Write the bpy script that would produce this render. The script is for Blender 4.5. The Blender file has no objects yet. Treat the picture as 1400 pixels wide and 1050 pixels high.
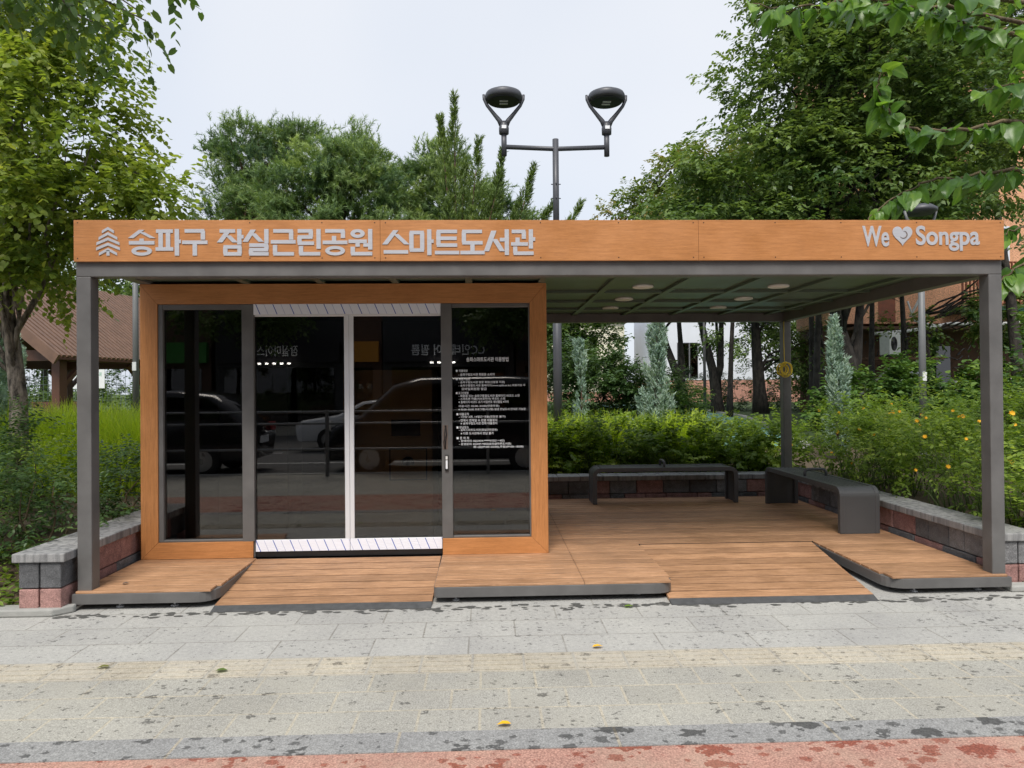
import bpy, math, random
import numpy as np
from mathutils import Vector, Matrix

# ------------------------------------------------------------------ camera, sky, sun, exposure
S = bpy.context.scene
COL = S.collection
R = math.radians

cam_d = bpy.data.cameras.new('camera')
cam = bpy.data.objects.new('camera', cam_d)
COL.objects.link(cam)
PITCH, YAW, ROLL = .006913, .03551, .008657
fw = Vector((math.sin(YAW) * math.cos(PITCH), math.cos(YAW) * math.cos(PITCH), math.sin(PITCH)))
rt = Vector((math.cos(YAW), -math.sin(YAW), 0))
up = rt.cross(fw)
rt2 = rt * math.cos(ROLL) - up * math.sin(ROLL)
up2 = up * math.cos(ROLL) + rt * math.sin(ROLL)
M = Matrix((rt2, up2, -fw)).transposed().to_4x4()
M.translation = Vector((0, -5.2384, 1.6))
cam.matrix_world = M
cam_d.sensor_width = 36
cam_d.lens = 36 * 950 / 1400
cam_d.clip_start = .05
cam_d.clip_end = 1000
S.camera = cam

SUN_EL, SUN_AZ = 54, -12          # elevation; degrees to the right of straight behind the camera
W = bpy.data.worlds.new('World')
S.world = W
W.use_nodes = True
nt = W.node_tree
nt.nodes.clear()
out = nt.nodes.new('ShaderNodeOutputWorld')
sky = nt.nodes.new('ShaderNodeTexSky')
sky.sky_type = 'NISHITA'
sky.sun_disc = False
sky.sun_elevation = R(SUN_EL)
sky.sun_rotation = R(180 - SUN_AZ)
sky.dust_density = 3
b1 = nt.nodes.new('ShaderNodeBackground')
b1.inputs[1].default_value = .12
nt.links.new(sky.outputs[0], b1.inputs[0])
b2 = nt.nodes.new('ShaderNodeBackground')       # the thin, even cloud layer over that sky
tc = nt.nodes.new('ShaderNodeTexCoord')
nz = nt.nodes.new('ShaderNodeTexNoise')
nz.inputs['Scale'].default_value = 1.1
nz.inputs['Detail'].default_value = 3
nt.links.new(tc.outputs['Generated'], nz.inputs['Vector'])
cr = nt.nodes.new('ShaderNodeValToRGB')
cr.color_ramp.elements[0].position = .32
cr.color_ramp.elements[0].color = (.55, .625, .745, 1)
cr.color_ramp.elements[1].position = .68
cr.color_ramp.elements[1].color = (.775, .795, .835, 1)
nt.links.new(nz.outputs[0], cr.inputs[0])
nt.links.new(cr.outputs[0], b2.inputs[0])
b2.inputs[1].default_value = .66
mxs = nt.nodes.new('ShaderNodeMixShader')
mxs.inputs[0].default_value = .88
nt.links.new(b1.outputs[0], mxs.inputs[1])
nt.links.new(b2.outputs[0], mxs.inputs[2])
nt.links.new(mxs.outputs[0], out.inputs[0])

sun_d = bpy.data.lights.new('sun', 'SUN')
sun_d.energy = 2.0
sun_d.angle = R(24)
sun_d.color = (1, .95, .87)
sun = bpy.data.objects.new('sun', sun_d)
sun.rotation_euler = (R(90 - SUN_EL), 0, R(SUN_AZ))
sun.location = (3, -12, 20)
COL.objects.link(sun)

S.view_settings.view_transform = 'Standard'
S.view_settings.look = 'None'
S.view_settings.gamma = 1
S.view_settings.exposure = .84
S.render.engine = 'CYCLES'
S.cycles.max_bounces = 8
S.cycles.transparent_max_bounces = 12

rng = np.random.default_rng(7)
rnd = random.Random(5)

# ------------------------------------------------------------------ helpers: naming
def tag(o, label=None, cat=None, group=None, kind=None):
    if label: o['label'] = label
    if cat: o['category'] = cat
    if group: o['group'] = group
    if kind: o['kind'] = kind
    return o

def empty(name, loc=(0, 0, 0), rz=0):
    o = bpy.data.objects.new(name, None)
    COL.objects.link(o)
    o.location = loc
    o.rotation_euler = (0, 0, rz)
    o.empty_display_size = .1
    return o

def copy_tree(o, parent=None):
    c = o.copy()
    COL.objects.link(c)
    if parent is not None:
        c.parent = parent
    for ch in list(o.children):
        copy_tree(ch, c)
    return c

# ------------------------------------------------------------------ helpers: materials
def nodes_of(name):
    m = bpy.data.materials.new(name)
    m.use_nodes = True
    t = m.node_tree
    t.nodes.clear()
    o = t.nodes.new('ShaderNodeOutputMaterial')
    p = t.nodes.new('ShaderNodeBsdfPrincipled')
    t.links.new(p.outputs[0], o.inputs[0])
    return m, t, p, o

def N(t, kind, **kw):
    n = t.nodes.new(kind)
    for k, v in kw.items():
        if k in n.inputs.keys():
            n.inputs[k].default_value = v
        else:
            setattr(n, k, v)
    return n

def math_n(t, op, a, b=None, c=None):
    n = t.nodes.new('ShaderNodeMath')
    n.operation = op
    for i, v in enumerate((a, b, c)):
        if v is None: continue
        if isinstance(v, (int, float)): n.inputs[i].default_value = v
        else: t.links.new(v, n.inputs[i])
    return n.outputs[0]

def mixc(t, fac, a, b, mode='MIX'):
    n = t.nodes.new('ShaderNodeMix')
    n.data_type = 'RGBA'
    n.blend_type = mode
    for i, v in ((0, fac), (6, a), (7, b)):
        if isinstance(v, (int, float)): n.inputs[i].default_value = v
        elif isinstance(v, tuple): n.inputs[i].default_value = (*v[:3], 1)
        else: t.links.new(v, n.inputs[i])
    return n.outputs[2]

def pos_scaled(t, sc, objspace=False):
    if objspace:
        g = t.nodes.new('ShaderNodeTexCoord').outputs['Object']
    else:
        g = t.nodes.new('ShaderNodeNewGeometry').outputs['Position']
    mp = t.nodes.new('ShaderNodeMapping')
    mp.inputs['Scale'].default_value = sc
    t.links.new(g, mp.inputs[0])
    return mp.outputs[0]

def bump(t, p, h, strength=.3, dist=.01):
    b = t.nodes.new('ShaderNodeBump')
    b.inputs['Strength'].default_value = strength
    b.inputs['Distance'].default_value = dist
    t.links.new(h, b.inputs['Height'])
    t.links.new(b.outputs[0], p.inputs['Normal'])

def noise(t, vec, scale, detail=4, rough=.55):
    n = t.nodes.new('ShaderNodeTexNoise')
    n.inputs['Scale'].default_value = scale
    n.inputs['Detail'].default_value = detail
    n.inputs['Roughness'].default_value = rough
    t.links.new(vec, n.inputs['Vector'])
    return n.outputs[0]

def ramp(t, fac, stops):
    r = t.nodes.new('ShaderNodeValToRGB')
    e = r.color_ramp.elements
    while len(e) < len(stops): e.new(.5)
    for el, (p, c) in zip(e, stops):
        el.position = p
        el.color = (*c[:3], 1) if isinstance(c, tuple) else (c, c, c, 1)
    t.links.new(fac, r.inputs[0])
    return r.outputs[0]

def plain(name, c, rough=.5, metal=0, var=.12, sc=6, bmp=0, bsc=80, stretch=(1, 1, 1)):
    m, t, p, o = nodes_of(name)
    v = pos_scaled(t, stretch)
    n = noise(t, v, sc, 5)
    col = ramp(t, n, [(.3, tuple(x * (1 - var) for x in c)), (.7, tuple(min(1, x * (1 + var)) for x in c))])
    t.links.new(col, p.inputs['Base Color'])
    t.links.new(ramp(t, n, [(.2, max(.02, rough - .08)), (.8, min(1, rough + .08))]), p.inputs['Roughness'])
    p.inputs['Metallic'].default_value = metal
    if bmp: bump(t, p, noise(t, v, bsc, 4), bmp)
    return m

def board_mat(name, c, axis='x', grain=1.0, rough=.5, tintvar=.18, attr=False):
    m, t, p, o = nodes_of(name)
    s = {'x': (2.2, 30, 30), 'z': (30, 30, 2.2)}[axis]
    v = pos_scaled(t, s)
    n1 = noise(t, v, 2.2, 7, .68)
    n2 = noise(t, pos_scaled(t, {'x': (5, 26, 26), 'z': (26, 26, 5)}[axis]), 6, 4, .7)
    n3 = noise(t, pos_scaled(t, (1, 1, 1)), 1.3, 3)
    f = math_n(t, 'ADD', math_n(t, 'MULTIPLY', n1, .6), math_n(t, 'ADD', math_n(t, 'MULTIPLY', n2, .25), math_n(t, 'MULTIPLY', n3, .15)))
    k = tintvar * grain
    n4 = noise(t, pos_scaled(t, {'x': (3.4, 60, 60), 'z': (60, 60, 3.4)}[axis]), 1.7, 5, .75)
    col = ramp(t, f, [(.34, tuple(x * (1 - 1.5 * k) for x in c)), (.5, c), (.66, (min(1, c[0] * (1 + 1.2 * k)), min(1, c[1] * (1 + 1.5 * k)), min(1, c[2] * (1 + 1.9 * k))))])
    if attr:
        a = N(t, 'ShaderNodeAttribute', attribute_name='tint')
        col = mixc(t, 1.0, col, ramp(t, a.outputs['Fac'], [(0, (.80, .78, .76)), (1, (1.12, 1.1, 1.08))]), 'MULTIPLY')
    col = mixc(t, 1.0, col, ramp(t, n4, [(.3, (1 - .9 * k,) * 3), (.5, (1, 1, 1)), (.62, (1 + .5 * k, 1 + .62 * k, 1 + .8 * k)), (.72, (1.0, 1.0, 1.0))]), 'MULTIPLY')
    # weathering: broad dusty and damp patches
    n5 = noise(t, pos_scaled(t, (1, 1, 1)), 2.6, 6, .65)
    col = mixc(t, 1.0, col, ramp(t, n5, [(.3, (.91, .90, .89)), (.55, (1, 1, 1)), (.75, (1.05, 1.06, 1.08))]), 'MULTIPLY')
    t.links.new(col, p.inputs['Base Color'])
    t.links.new(ramp(t, n5, [(.3, rough - .12), (.7, rough + .12)]), p.inputs['Roughness'])
    bump(t, p, n1, .25 * grain, .003)
    return m

def leaf_mat(name, dark, mid, light, rough=.45, trans=.3, spec=.45):
    m, t, p, o = nodes_of(name)
    a = N(t, 'ShaderNodeAttribute', attribute_name='tint')
    col = ramp(t, a.outputs['Fac'], [(.0, dark), (.5, mid), (1, light)])
    t.links.new(col, p.inputs['Base Color'])
    p.inputs['Roughness'].default_value = rough
    p.inputs['Specular IOR Level'].default_value = spec
    tr = t.nodes.new('ShaderNodeBsdfTranslucent')
    t.links.new(mixc(t, 1.0, col, (1.5, 1.5, .7), 'MULTIPLY'), tr.inputs[0])
    mx = t.nodes.new('ShaderNodeMixShader')
    mx.inputs[0].default_value = trans
    t.links.new(p.outputs[0], mx.inputs[1])
    t.links.new(tr.outputs[0], mx.inputs[2])
    t.links.new(mx.outputs[0], o.inputs[0])
    return m

def bark_mat(name, c1, c2, sc=9):
    m, t, p, o = nodes_of(name)
    v = pos_scaled(t, (1, 1, .35))
    n = noise(t, v, sc, 8, .7)
    n2 = noise(t, pos_scaled(t, (1, 1, 1)), 5, 3)
    f = math_n(t, 'ADD', math_n(t, 'MULTIPLY', n, .7), math_n(t, 'MULTIPLY', n2, .3))
    t.links.new(ramp(t, f, [(.40, c1), (.58, c2)]), p.inputs['Base Color'])
    p.inputs['Roughness'].default_value = .9
    bump(t, p, n, 1.0, .04)
    return m

def splat(t, vec, scale, thr, distort=.5):
    """mask of irregular wet drops: cells of random size with ragged edges"""
    nzc = t.nodes.new('ShaderNodeTexNoise')
    nzc.inputs['Scale'].default_value = scale * 4.5
    nzc.inputs['Detail'].default_value = 3
    t.links.new(vec, nzc.inputs['Vector'])
    vm = t.nodes.new('ShaderNodeVectorMath'); vm.operation = 'MULTIPLY_ADD'
    t.links.new(nzc.outputs['Color'], vm.inputs[0])
    vm.inputs[1].default_value = (distort / scale,) * 3
    t.links.new(vec, vm.inputs[2])
    vo = t.nodes.new('ShaderNodeTexVoronoi')
    vo.inputs['Scale'].default_value = scale
    vo.inputs['Randomness'].default_value = 1
    vo.voronoi_dimensions = '2D'
    t.links.new(vm.outputs[0], vo.inputs['Vector'])
    sp = t.nodes.new('ShaderNodeSeparateColor')
    t.links.new(vo.outputs['Color'], sp.inputs[0])
    patch = t.nodes.new('ShaderNodeTexNoise')
    patch.inputs['Scale'].default_value = 1.1
    patch.inputs['Detail'].default_value = 4
    t.links.new(vec, patch.inputs['Vector'])
    amount = ramp(t, patch.outputs[0], [(.32, .42), (.66, 1.25)])
    rad = math_n(t, 'MULTIPLY', math_n(t, 'MULTIPLY', math_n(t, 'POWER', sp.outputs[0], 2.6), thr * 1.12), amount)
    d = math_n(t, 'SUBTRACT', rad, vo.outputs['Distance'])
    return ramp(t, math_n(t, 'MULTIPLY', d, 14), [(0, 0.0), (1, 1.0)])

def paving_mat(name, c1, c2, mortar, bw, rh, msize=.006, off=.5, rough=.85, spots=(9, .26), spotcol=.32, xshift=0, yshift=0, brick=True, grit=260, dust=None):
    m, t, p, o = nodes_of(name)
    pos = pos_scaled(t, (1, 1, 1))
    n = noise(t, pos, grit, 2, .6)
    big = noise(t, pos, 1.4, 5)
    med = noise(t, pos, 38, 4, .7)
    if brick:
        mp = t.nodes.new('ShaderNodeMapping')
        mp.inputs['Location'].default_value = (xshift, yshift, 0)
        t.links.new(pos, mp.inputs[0])
        br = t.nodes.new('ShaderNodeTexBrick')
        br.offset = off
        br.inputs['Scale'].default_value = 1
        br.inputs['Brick Width'].default_value = bw
        br.inputs['Row Height'].default_value = rh
        br.inputs['Mortar Size'].default_value = msize
        br.inputs['Mortar Smooth'].default_value = .3
        br.inputs['Color1'].default_value = (*c1, 1)
        br.inputs['Color2'].default_value = (*c2, 1)
        br.inputs['Mortar'].default_value = (*mortar, 1)
        t.links.new(mp.outputs[0], br.inputs['Vector'])
        col = br.outputs['Color']
        # joints are unevenly filled with sand
        col = mixc(t, math_n(t, 'MULTIPLY', br.outputs['Fac'], ramp(t, noise(t, pos, 7, 3), [(.45, .0), (.68, .55)])), col, c1)
        hgt = math_n(t, 'ADD', math_n(t, 'MULTIPLY', n, .25), math_n(t, 'MULTIPLY', math_n(t, 'SUBTRACT', 1, br.outputs['Fac']), .5))
    else:
        col = mixc(t, n, c1, c2)
        hgt = n
    col = mixc(t, 1.0, col, ramp(t, n, [(.25, (.55, .55, .55)), (.5, (1, 1, 1)), (.75, (1.45, 1.45, 1.45))]), 'MULTIPLY')
    col = mixc(t, 1.0, col, ramp(t, big, [(.3, (.86, .86, .87)), (.7, (1.1, 1.1, 1.08))]), 'MULTIPLY')
    col = mixc(t, 1.0, col, ramp(t, med, [(.3, (.82, .82, .82)), (.7, (1.16, 1.16, 1.16))]), 'MULTIPLY')
    if dust:
        col = mixc(t, ramp(t, noise(t, pos, 2.3, 6, .65), [(.45, .0), (.75, .55)]), col, dust)
    if spots:
        sv = pos_scaled(t, (.75, 1.0, 1))
        k = splat(t, sv, spots[0], spots[1], 1.25)
        k2 = splat(t, sv, spots[0] * 2.3, spots[1] * 1.05, .8)
        k = math_n(t, 'MAXIMUM', k, math_n(t, 'MULTIPLY', k2, .85))
        sc = (spotcol,) * 3 if isinstance(spotcol, float) else spotcol
        col = mixc(t, k, col, mixc(t, 1.0, col, sc, 'MULTIPLY'))
    t.links.new(col, p.inputs['Base Color'])
    p.inputs['Roughness'].default_value = rough
    bump(t, p, hgt, .5, .004)
    return m

def block_mat(name):
    m, t, p, o = nodes_of(name)
    a = N(t, 'ShaderNodeAttribute', attribute_name='tint')
    base = ramp(t, a.outputs['Fac'], [(0, (.11, .112, .118)), (.45, (.21, .21, .215)), (.55, (.29, .155, .14)), (1, (.40, .23, .205))])
    pos = pos_scaled(t, (1, 1, 1))
    n = noise(t, pos, 120, 3, .7)
    n2 = noise(t, pos, 14, 5)
    col = mixc(t, 1.0, base, ramp(t, n, [(.32, (.65, .65, .65)), (.6, (1.15, 1.15, 1.15)), (.72, (2.0, 2.0, 2.0))]), 'MULTIPLY')
    col = mixc(t, 1.0, col, ramp(t, n2, [(.3, (.8, .8, .8)), (.7, (1.3, 1.3, 1.3))]), 'MULTIPLY')
    t.links.new(col, p.inputs['Base Color'])
    p.inputs['Roughness'].default_value = .95
    bump(t, p, math_n(t, 'ADD', n2, math_n(t, 'MULTIPLY', n, .4)), .9, .02)
    return m

def cap_mat(name):
    m, t, p, o = nodes_of(name)
    pos = pos_scaled(t, (1, 1, 1))
    n = noise(t, pos, 220, 3, .6)
    st = noise(t, pos_scaled(t, (14, 14, 1.2)), 1.6, 5)
    a = N(t, 'ShaderNodeAttribute', attribute_name='tint')
    col = ramp(t, a.outputs['Fac'], [(0, (.25, .25, .255)), (1, (.33, .33, .325))])
    col = mixc(t, 1.0, col, ramp(t, n, [(.3, (.8, .8, .8)), (.7, (1.18, 1.18, 1.18))]), 'MULTIPLY')
    col = mixc(t, 1.0, col, ramp(t, st, [(.36, (.55, .55, .57)), (.56, (1.05, 1.05, 1.05))]), 'MULTIPLY')
    t.links.new(col, p.inputs['Base Color'])
    p.inputs['Roughness'].default_value = .9
    bump(t, p, n, .5, .004)
    return m

def glass_mat(name, tint=(.60, .57, .54), ior=1.78, rough=.0):
    m, t, p, o = nodes_of(name)
    t.nodes.remove(p)
    tr = N(t, 'ShaderNodeBsdfTransparent'); tr.inputs[0].default_value = (*tint, 1)
    gl = N(t, 'ShaderNodeBsdfGlossy'); gl.inputs['Roughness'].default_value = rough
    gl.inputs[0].default_value = (1, 1, 1, 1)
    fr = N(t, 'ShaderNodeFresnel'); fr.inputs[0].default_value = ior
    mx = N(t, 'ShaderNodeMixShader')
    t.links.new(fr.outputs[0], mx.inputs[0])
    t.links.new(tr.outputs[0], mx.inputs[1])
    t.links.new(gl.outputs[0], mx.inputs[2])
    t.links.new(mx.outputs[0], o.inputs[0])
    return m

def film_mat(name):
    m, t, p, o = nodes_of(name)
    g = t.nodes.new('ShaderNodeNewGeometry')
    sx = t.nodes.new('ShaderNodeSeparateXYZ')
    t.links.new(g.outputs['Position'], sx.inputs[0])
    u = math_n(t, 'ADD', sx.outputs[0], math_n(t, 'MULTIPLY', sx.outputs[2], .42))
    f1 = math_n(t, 'FRACT', math_n(t, 'DIVIDE', u, .148))
    l1 = math_n(t, 'LESS_THAN', f1, .05)
    l2 = math_n(t, 'MULTIPLY', math_n(t, 'LESS_THAN', math_n(t, 'ABSOLUTE', math_n(t, 'SUBTRACT', f1, .5)), .016), .5)
    col = mixc(t, l1, (.84, .86, .95), (.03, .09, .45))
    col = mixc(t, l2, col, (.12, .18, .45))
    t.links.new(col, p.inputs['Base Color'])
    p.inputs['Roughness'].default_value = .35
    bump(t, p, noise(t, pos_scaled(t, (6, 6, 20)), 5, 3), .3, .01)
    return m

def emit_mat(name, c, s):
    m, t, p, o = nodes_of(name)
    p.inputs['Base Color'].default_value = (*c, 1)
    p.inputs['Emission Color'].default_value = (*c, 1)
    p.inputs['Emission Strength'].default_value = s
    return m

MT = {}
MT['steel'] = plain('dark_grey_steel', (.125, .122, .12), .45, .0, .16, 5, .08, 400)
MT['bench'] = plain('charcoal_bench_paint', (.085, .086, .09), .42, 0, .06, 3, .25, 500)
MT['lamp'] = plain('lamp_grey_paint', (.075, .078, .09), .45, .1, .06, 4)
MT['lampdark'] = plain('lamp_dark_underside', (.012, .012, .014), .5)
MT['pole'] = plain('grey_pole_paint', (.16, .165, .17), .5, 0, .08, 3)
MT['hpl'] = board_mat('orange_wood_panel', (.48, .205, .070), 'x', .8, .42)
MT['hplz'] = board_mat('orange_wood_panel_upright', (.48, .205, .070), 'z', .8, .42)
MT['deck'] = board_mat('composite_decking', (.45, .25, .135), 'x', 1.5, .55, .22, True)
MT['rubber'] = plain('dark_rubber_edge', (.075, .077, .08), .8, 0, .2, 20, .4, 150)
MT['letters'] = plain('brushed_metal_letters', (.47, .48, .52), .42, .1, .05, 4, .1, 60, (1, 1, 20))
MT['groove'] = plain('brown_groove', (.16, .12, .1), .6)
MT['ceil'] = plain('dark_green_ceiling_panel', (.09, .12, .09), .4, 0, .08, 2)
MT['light'] = plain('downlight_diffuser', (.75, .75, .72), .4, 0, .03)
MT['glass'] = glass_mat('dark_tinted_glass')
MT['black'] = plain('black_frame', (.012, .012, .013), .4)
MT['alu'] = plain('door_aluminium', (.76, .77, .80), .35, .2, .04, 3)
MT['film'] = film_mat('blue_striped_protective_film')
MT['white'] = plain('white_print', (.85, .87, .9), .5, 0, .02)
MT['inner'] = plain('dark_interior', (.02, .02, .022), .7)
MT['card'] = plain('brown_cardboard', (.55, .37, .19), .85, 0, .1, 5)
MT['cardprint'] = plain('cardboard_print', (.03, .025, .02), .8)
MT['block'] = block_mat('split_face_block')
MT['cap'] = cap_mat('grey_cap_stone')
MT['yellow'] = plain('yellow_cable', (.75, .55, .03), .45, 0, .08)
MT['soil'] = plain('planting_soil', (.09, .065, .04), .95, 0, .4, 12, .9, 40)
MT['turf'] = plain('far_turf', (.05, .085, .022), .95, 0, .45, 3, .9, 30)
MT['teal'] = plain('green_path_surface', (.12, .26, .24), .85, 0, .15, 8, .4, 200)
MT['kerbstone'] = plain('concrete_kerb', (.36, .36, .34), .9, 0, .12, 9, .5, 160)
MT['asphalt'] = plain('asphalt', (.10, .10, .10), .85, 0, .2, 30, .6, 250)
MT['paint'] = plain('road_paint', (.7, .7, .68), .6, 0, .06)
MT['gazwood'] = board_mat('gazebo_brown_timber', (.115, .05, .03), 'x', .7, .55)
MT['gazroof'] = plain('gazebo_roof_slats', (.17, .10, .07), .6, 0, .18, 6)
MT['bark'] = bark_mat('rough_grey_bark', (.035, .029, .025), (.30, .26, .22), 16)
MT['barkd'] = bark_mat('dark_bark', (.014, .012, .011), (.06, .05, .043), 10)
MT['barkr'] = bark_mat('reddish_pine_bark', (.03, .018, .013), (.13, .07, .045), 8)
MT['stem'] = bark_mat('shrub_stem', (.06, .045, .025), (.2, .15, .085), 10)
MT['gstem'] = plain('green_stem', (.09, .13, .04), .7)
MT['lf_left'] = leaf_mat('katsura_leaves', (0.1, 0.16, 0.03), (0.21, 0.285, 0.05), (0.36, 0.4, 0.085), 0.45, 0.45)
MT['lf_right'] = leaf_mat('zelkova_leaves', (0.055, 0.11, 0.035), (0.12, 0.19, 0.055), (0.22, 0.3, 0.095), 0.45, 0.35)
MT['lf_right2'] = leaf_mat('rusty_zelkova_leaves', (0.075, 0.13, 0.04), (0.16, 0.215, 0.065), (0.3, 0.23, 0.09), 0.45, 0.35)
MT['lf_big'] = leaf_mat('mulberry_leaves', (0.06, 0.14, 0.03), (0.14, 0.27, 0.045), (0.3, 0.46, 0.07), 0.32, 0.45)
MT['lf_hang'] = leaf_mat('hanging_leaves', (0.05, 0.1, 0.03), (0.09, 0.16, 0.04), (0.15, 0.23, 0.06), 0.45, 0.4)
MT['lf_pine'] = leaf_mat('pine_needles', (.04, .09, .035), (.14, .225, .08), (.31, .40, .14), .55, .35)
MT['lf_jun'] = leaf_mat('juniper_scales', (0.06, 0.11, 0.03), (0.14, 0.21, 0.055), (0.25, 0.32, 0.09), 0.55, 0.3)
MT['lf_blue'] = leaf_mat('blue_juniper_scales', (.17, .27, .225), (.31, .43, .37), (.48, .58, .51), .6, .2)
MT['lf_kerria'] = leaf_mat('kerria_leaves', (0.08, 0.145, 0.025), (0.19, 0.29, 0.05), (0.36, 0.46, 0.09), 0.5, 0.45)
MT['lf_bright'] = leaf_mat('bright_hedge_leaves', (.085, .155, .022), (.22, .325, .045), (.46, .54, .09), .5, .45)
MT['lf_dark'] = leaf_mat('dark_shrub_leaves', (0.035, 0.08, 0.025), (0.075, 0.14, 0.045), (0.145, 0.235, 0.07), 0.4, 0.3)
MT['lf_vine'] = leaf_mat('vine_leaves', (.05, .11, .03), (.11, .20, .05), (.26, .38, .07), .42, .3)
MT['lf_grass'] = leaf_mat('long_grass', (.22, .34, .03), (.43, .55, .045), (.60, .67, .10), .5, .5)
MT['lf_far'] = leaf_mat('far_leaves', (0.05, 0.095, 0.03), (0.11, 0.18, 0.05), (0.2, 0.28, 0.085), 0.5, 0.35)
MT['petal'] = plain('yellow_petals', (.85, .47, .02), .6, 0, .06)
MT['salmon'] = paving_mat('salmon_tile_wall', (.64, .33, .19), (.70, .37, .22), (.52, .29, .19), .3, .09, .004, spots=None, rough=.8, grit=20)
MT['brickd'] = plain('dark_brown_wall', (.11, .055, .032), .85, 0, .3, 5, .5, 30)
MT['pinkbrick'] = plain('pink_brick_wall', (.50, .26, .2), .9, 0, .12, 10)
MT['whitewall'] = plain('white_cladding', (.72, .75, .83), .6, 0, .04, 1)
MT['cream'] = plain('cream_wall', (.72, .68, .55), .8, 0, .1, 1)
MT['winglass'] = glass_mat('window_glass', (.08, .09, .1), 1.9)
MT['rust'] = plain('rust_red_bars', (.22, .065, .03), .6, 0, .2, 8)
MT['dgreen'] = plain('dark_green_paint', (.015, .075, .035), .5)
MT['acwhite'] = plain('white_ac_case', (.66, .66, .62), .5, 0, .08, 8)
MT['pipe'] = plain('white_pipe', (.6, .6, .58), .5, 0, .1)
MT['carblack'] = plain('black_car_paint', (.012, .012, .015), .12, .0, .02)
MT['carwhite'] = plain('white_car_paint', (.72, .73, .75), .15, 0, .02)
MT['carglass'] = glass_mat('car_glass', (.05, .05, .06), 1.7)
MT['tyre'] = plain('tyre_rubber', (.015, .015, .015), .8)
MT['rim'] = plain('wheel_rim', (.45, .45, .46), .3, .7, .05)
MT['red'] = plain('red_lamp_lens', (.4, .02, .02), .25)
MT['rail'] = plain('guard_rail_steel', (.22, .225, .235), .35, .4, .06)
MT['shopbrown'] = plain('brown_brick_front', (.12, .07, .05), .85, 0, .2, 6, .5, 30)
MT['shopdark'] = plain('dark_shop_front', (.03, .032, .036), .5, 0, .2, 2)
MT['signdark'] = plain('dark_sign_band', (.02, .02, .025), .5)
MT['signorange'] = plain('orange_sign_band', (.7, .3, .03), .5)
MT['signgreen'] = plain('green_sign_band', (.07, .3, .06), .5)
MT['lamp_on'] = emit_mat('lit_shop_lamp', (1, .97, .9), 9)
MT['banner_g'] = plain('green_banner', (.08, .38, .2), .6)
MT['banner_w'] = plain('white_banner', (.78, .8, .8), .6, 0, .03)
MT['banner_r'] = plain('red_print', (.5, .06, .05), .6)
MT['fence'] = plain('green_grey_fence', (.12, .16, .15), .5)
MT['tilegrey'] = paving_mat('grey_paving_far', (.385, .38, .365), (.425, .42, .40), (.27, .26, .235), .60, .30, .006, .5, .85, (17, .24), .42, .13, .13, dust=(.43, .425, .40))
MT['tilenear'] = paving_mat('grey_paving_near', (.335, .325, .29), (.37, .36, .325), (.44, .40, .32), .30, .2267, .008, .5, .85, (11, .27), .38, .05, 1.29, grit=130, dust=(.40, .38, .32))
MT['tactile'] = paving_mat('yellow_tactile_paving', (.42, .38, .305), (.47, .43, .355), (.37, .35, .31), .30, .2667, .008, 0, .85, (10, .28), .5, .1, 1.0233, dust=(.47, .45, .40))
MT['kerbdark'] = paving_mat('dark_granite_kerb', (.265, .265, .262), (.30, .30, .295), (.38, .34, .27), 1.0, .5, .008, 0, .8, (7.5, .46), .30, .42, 2.4, grit=150, dust=None)
MT['redpath'] = paving_mat('red_bike_path', (.34, .165, .125), (.47, .28, .225), (0, 0, 0), 1, 1, spots=(7, .50), spotcol=(.62, .34, .28), brick=False, grit=120, dust=(.46, .36, .27))
MT['redpathdrop'] = MT['redpath']

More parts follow.
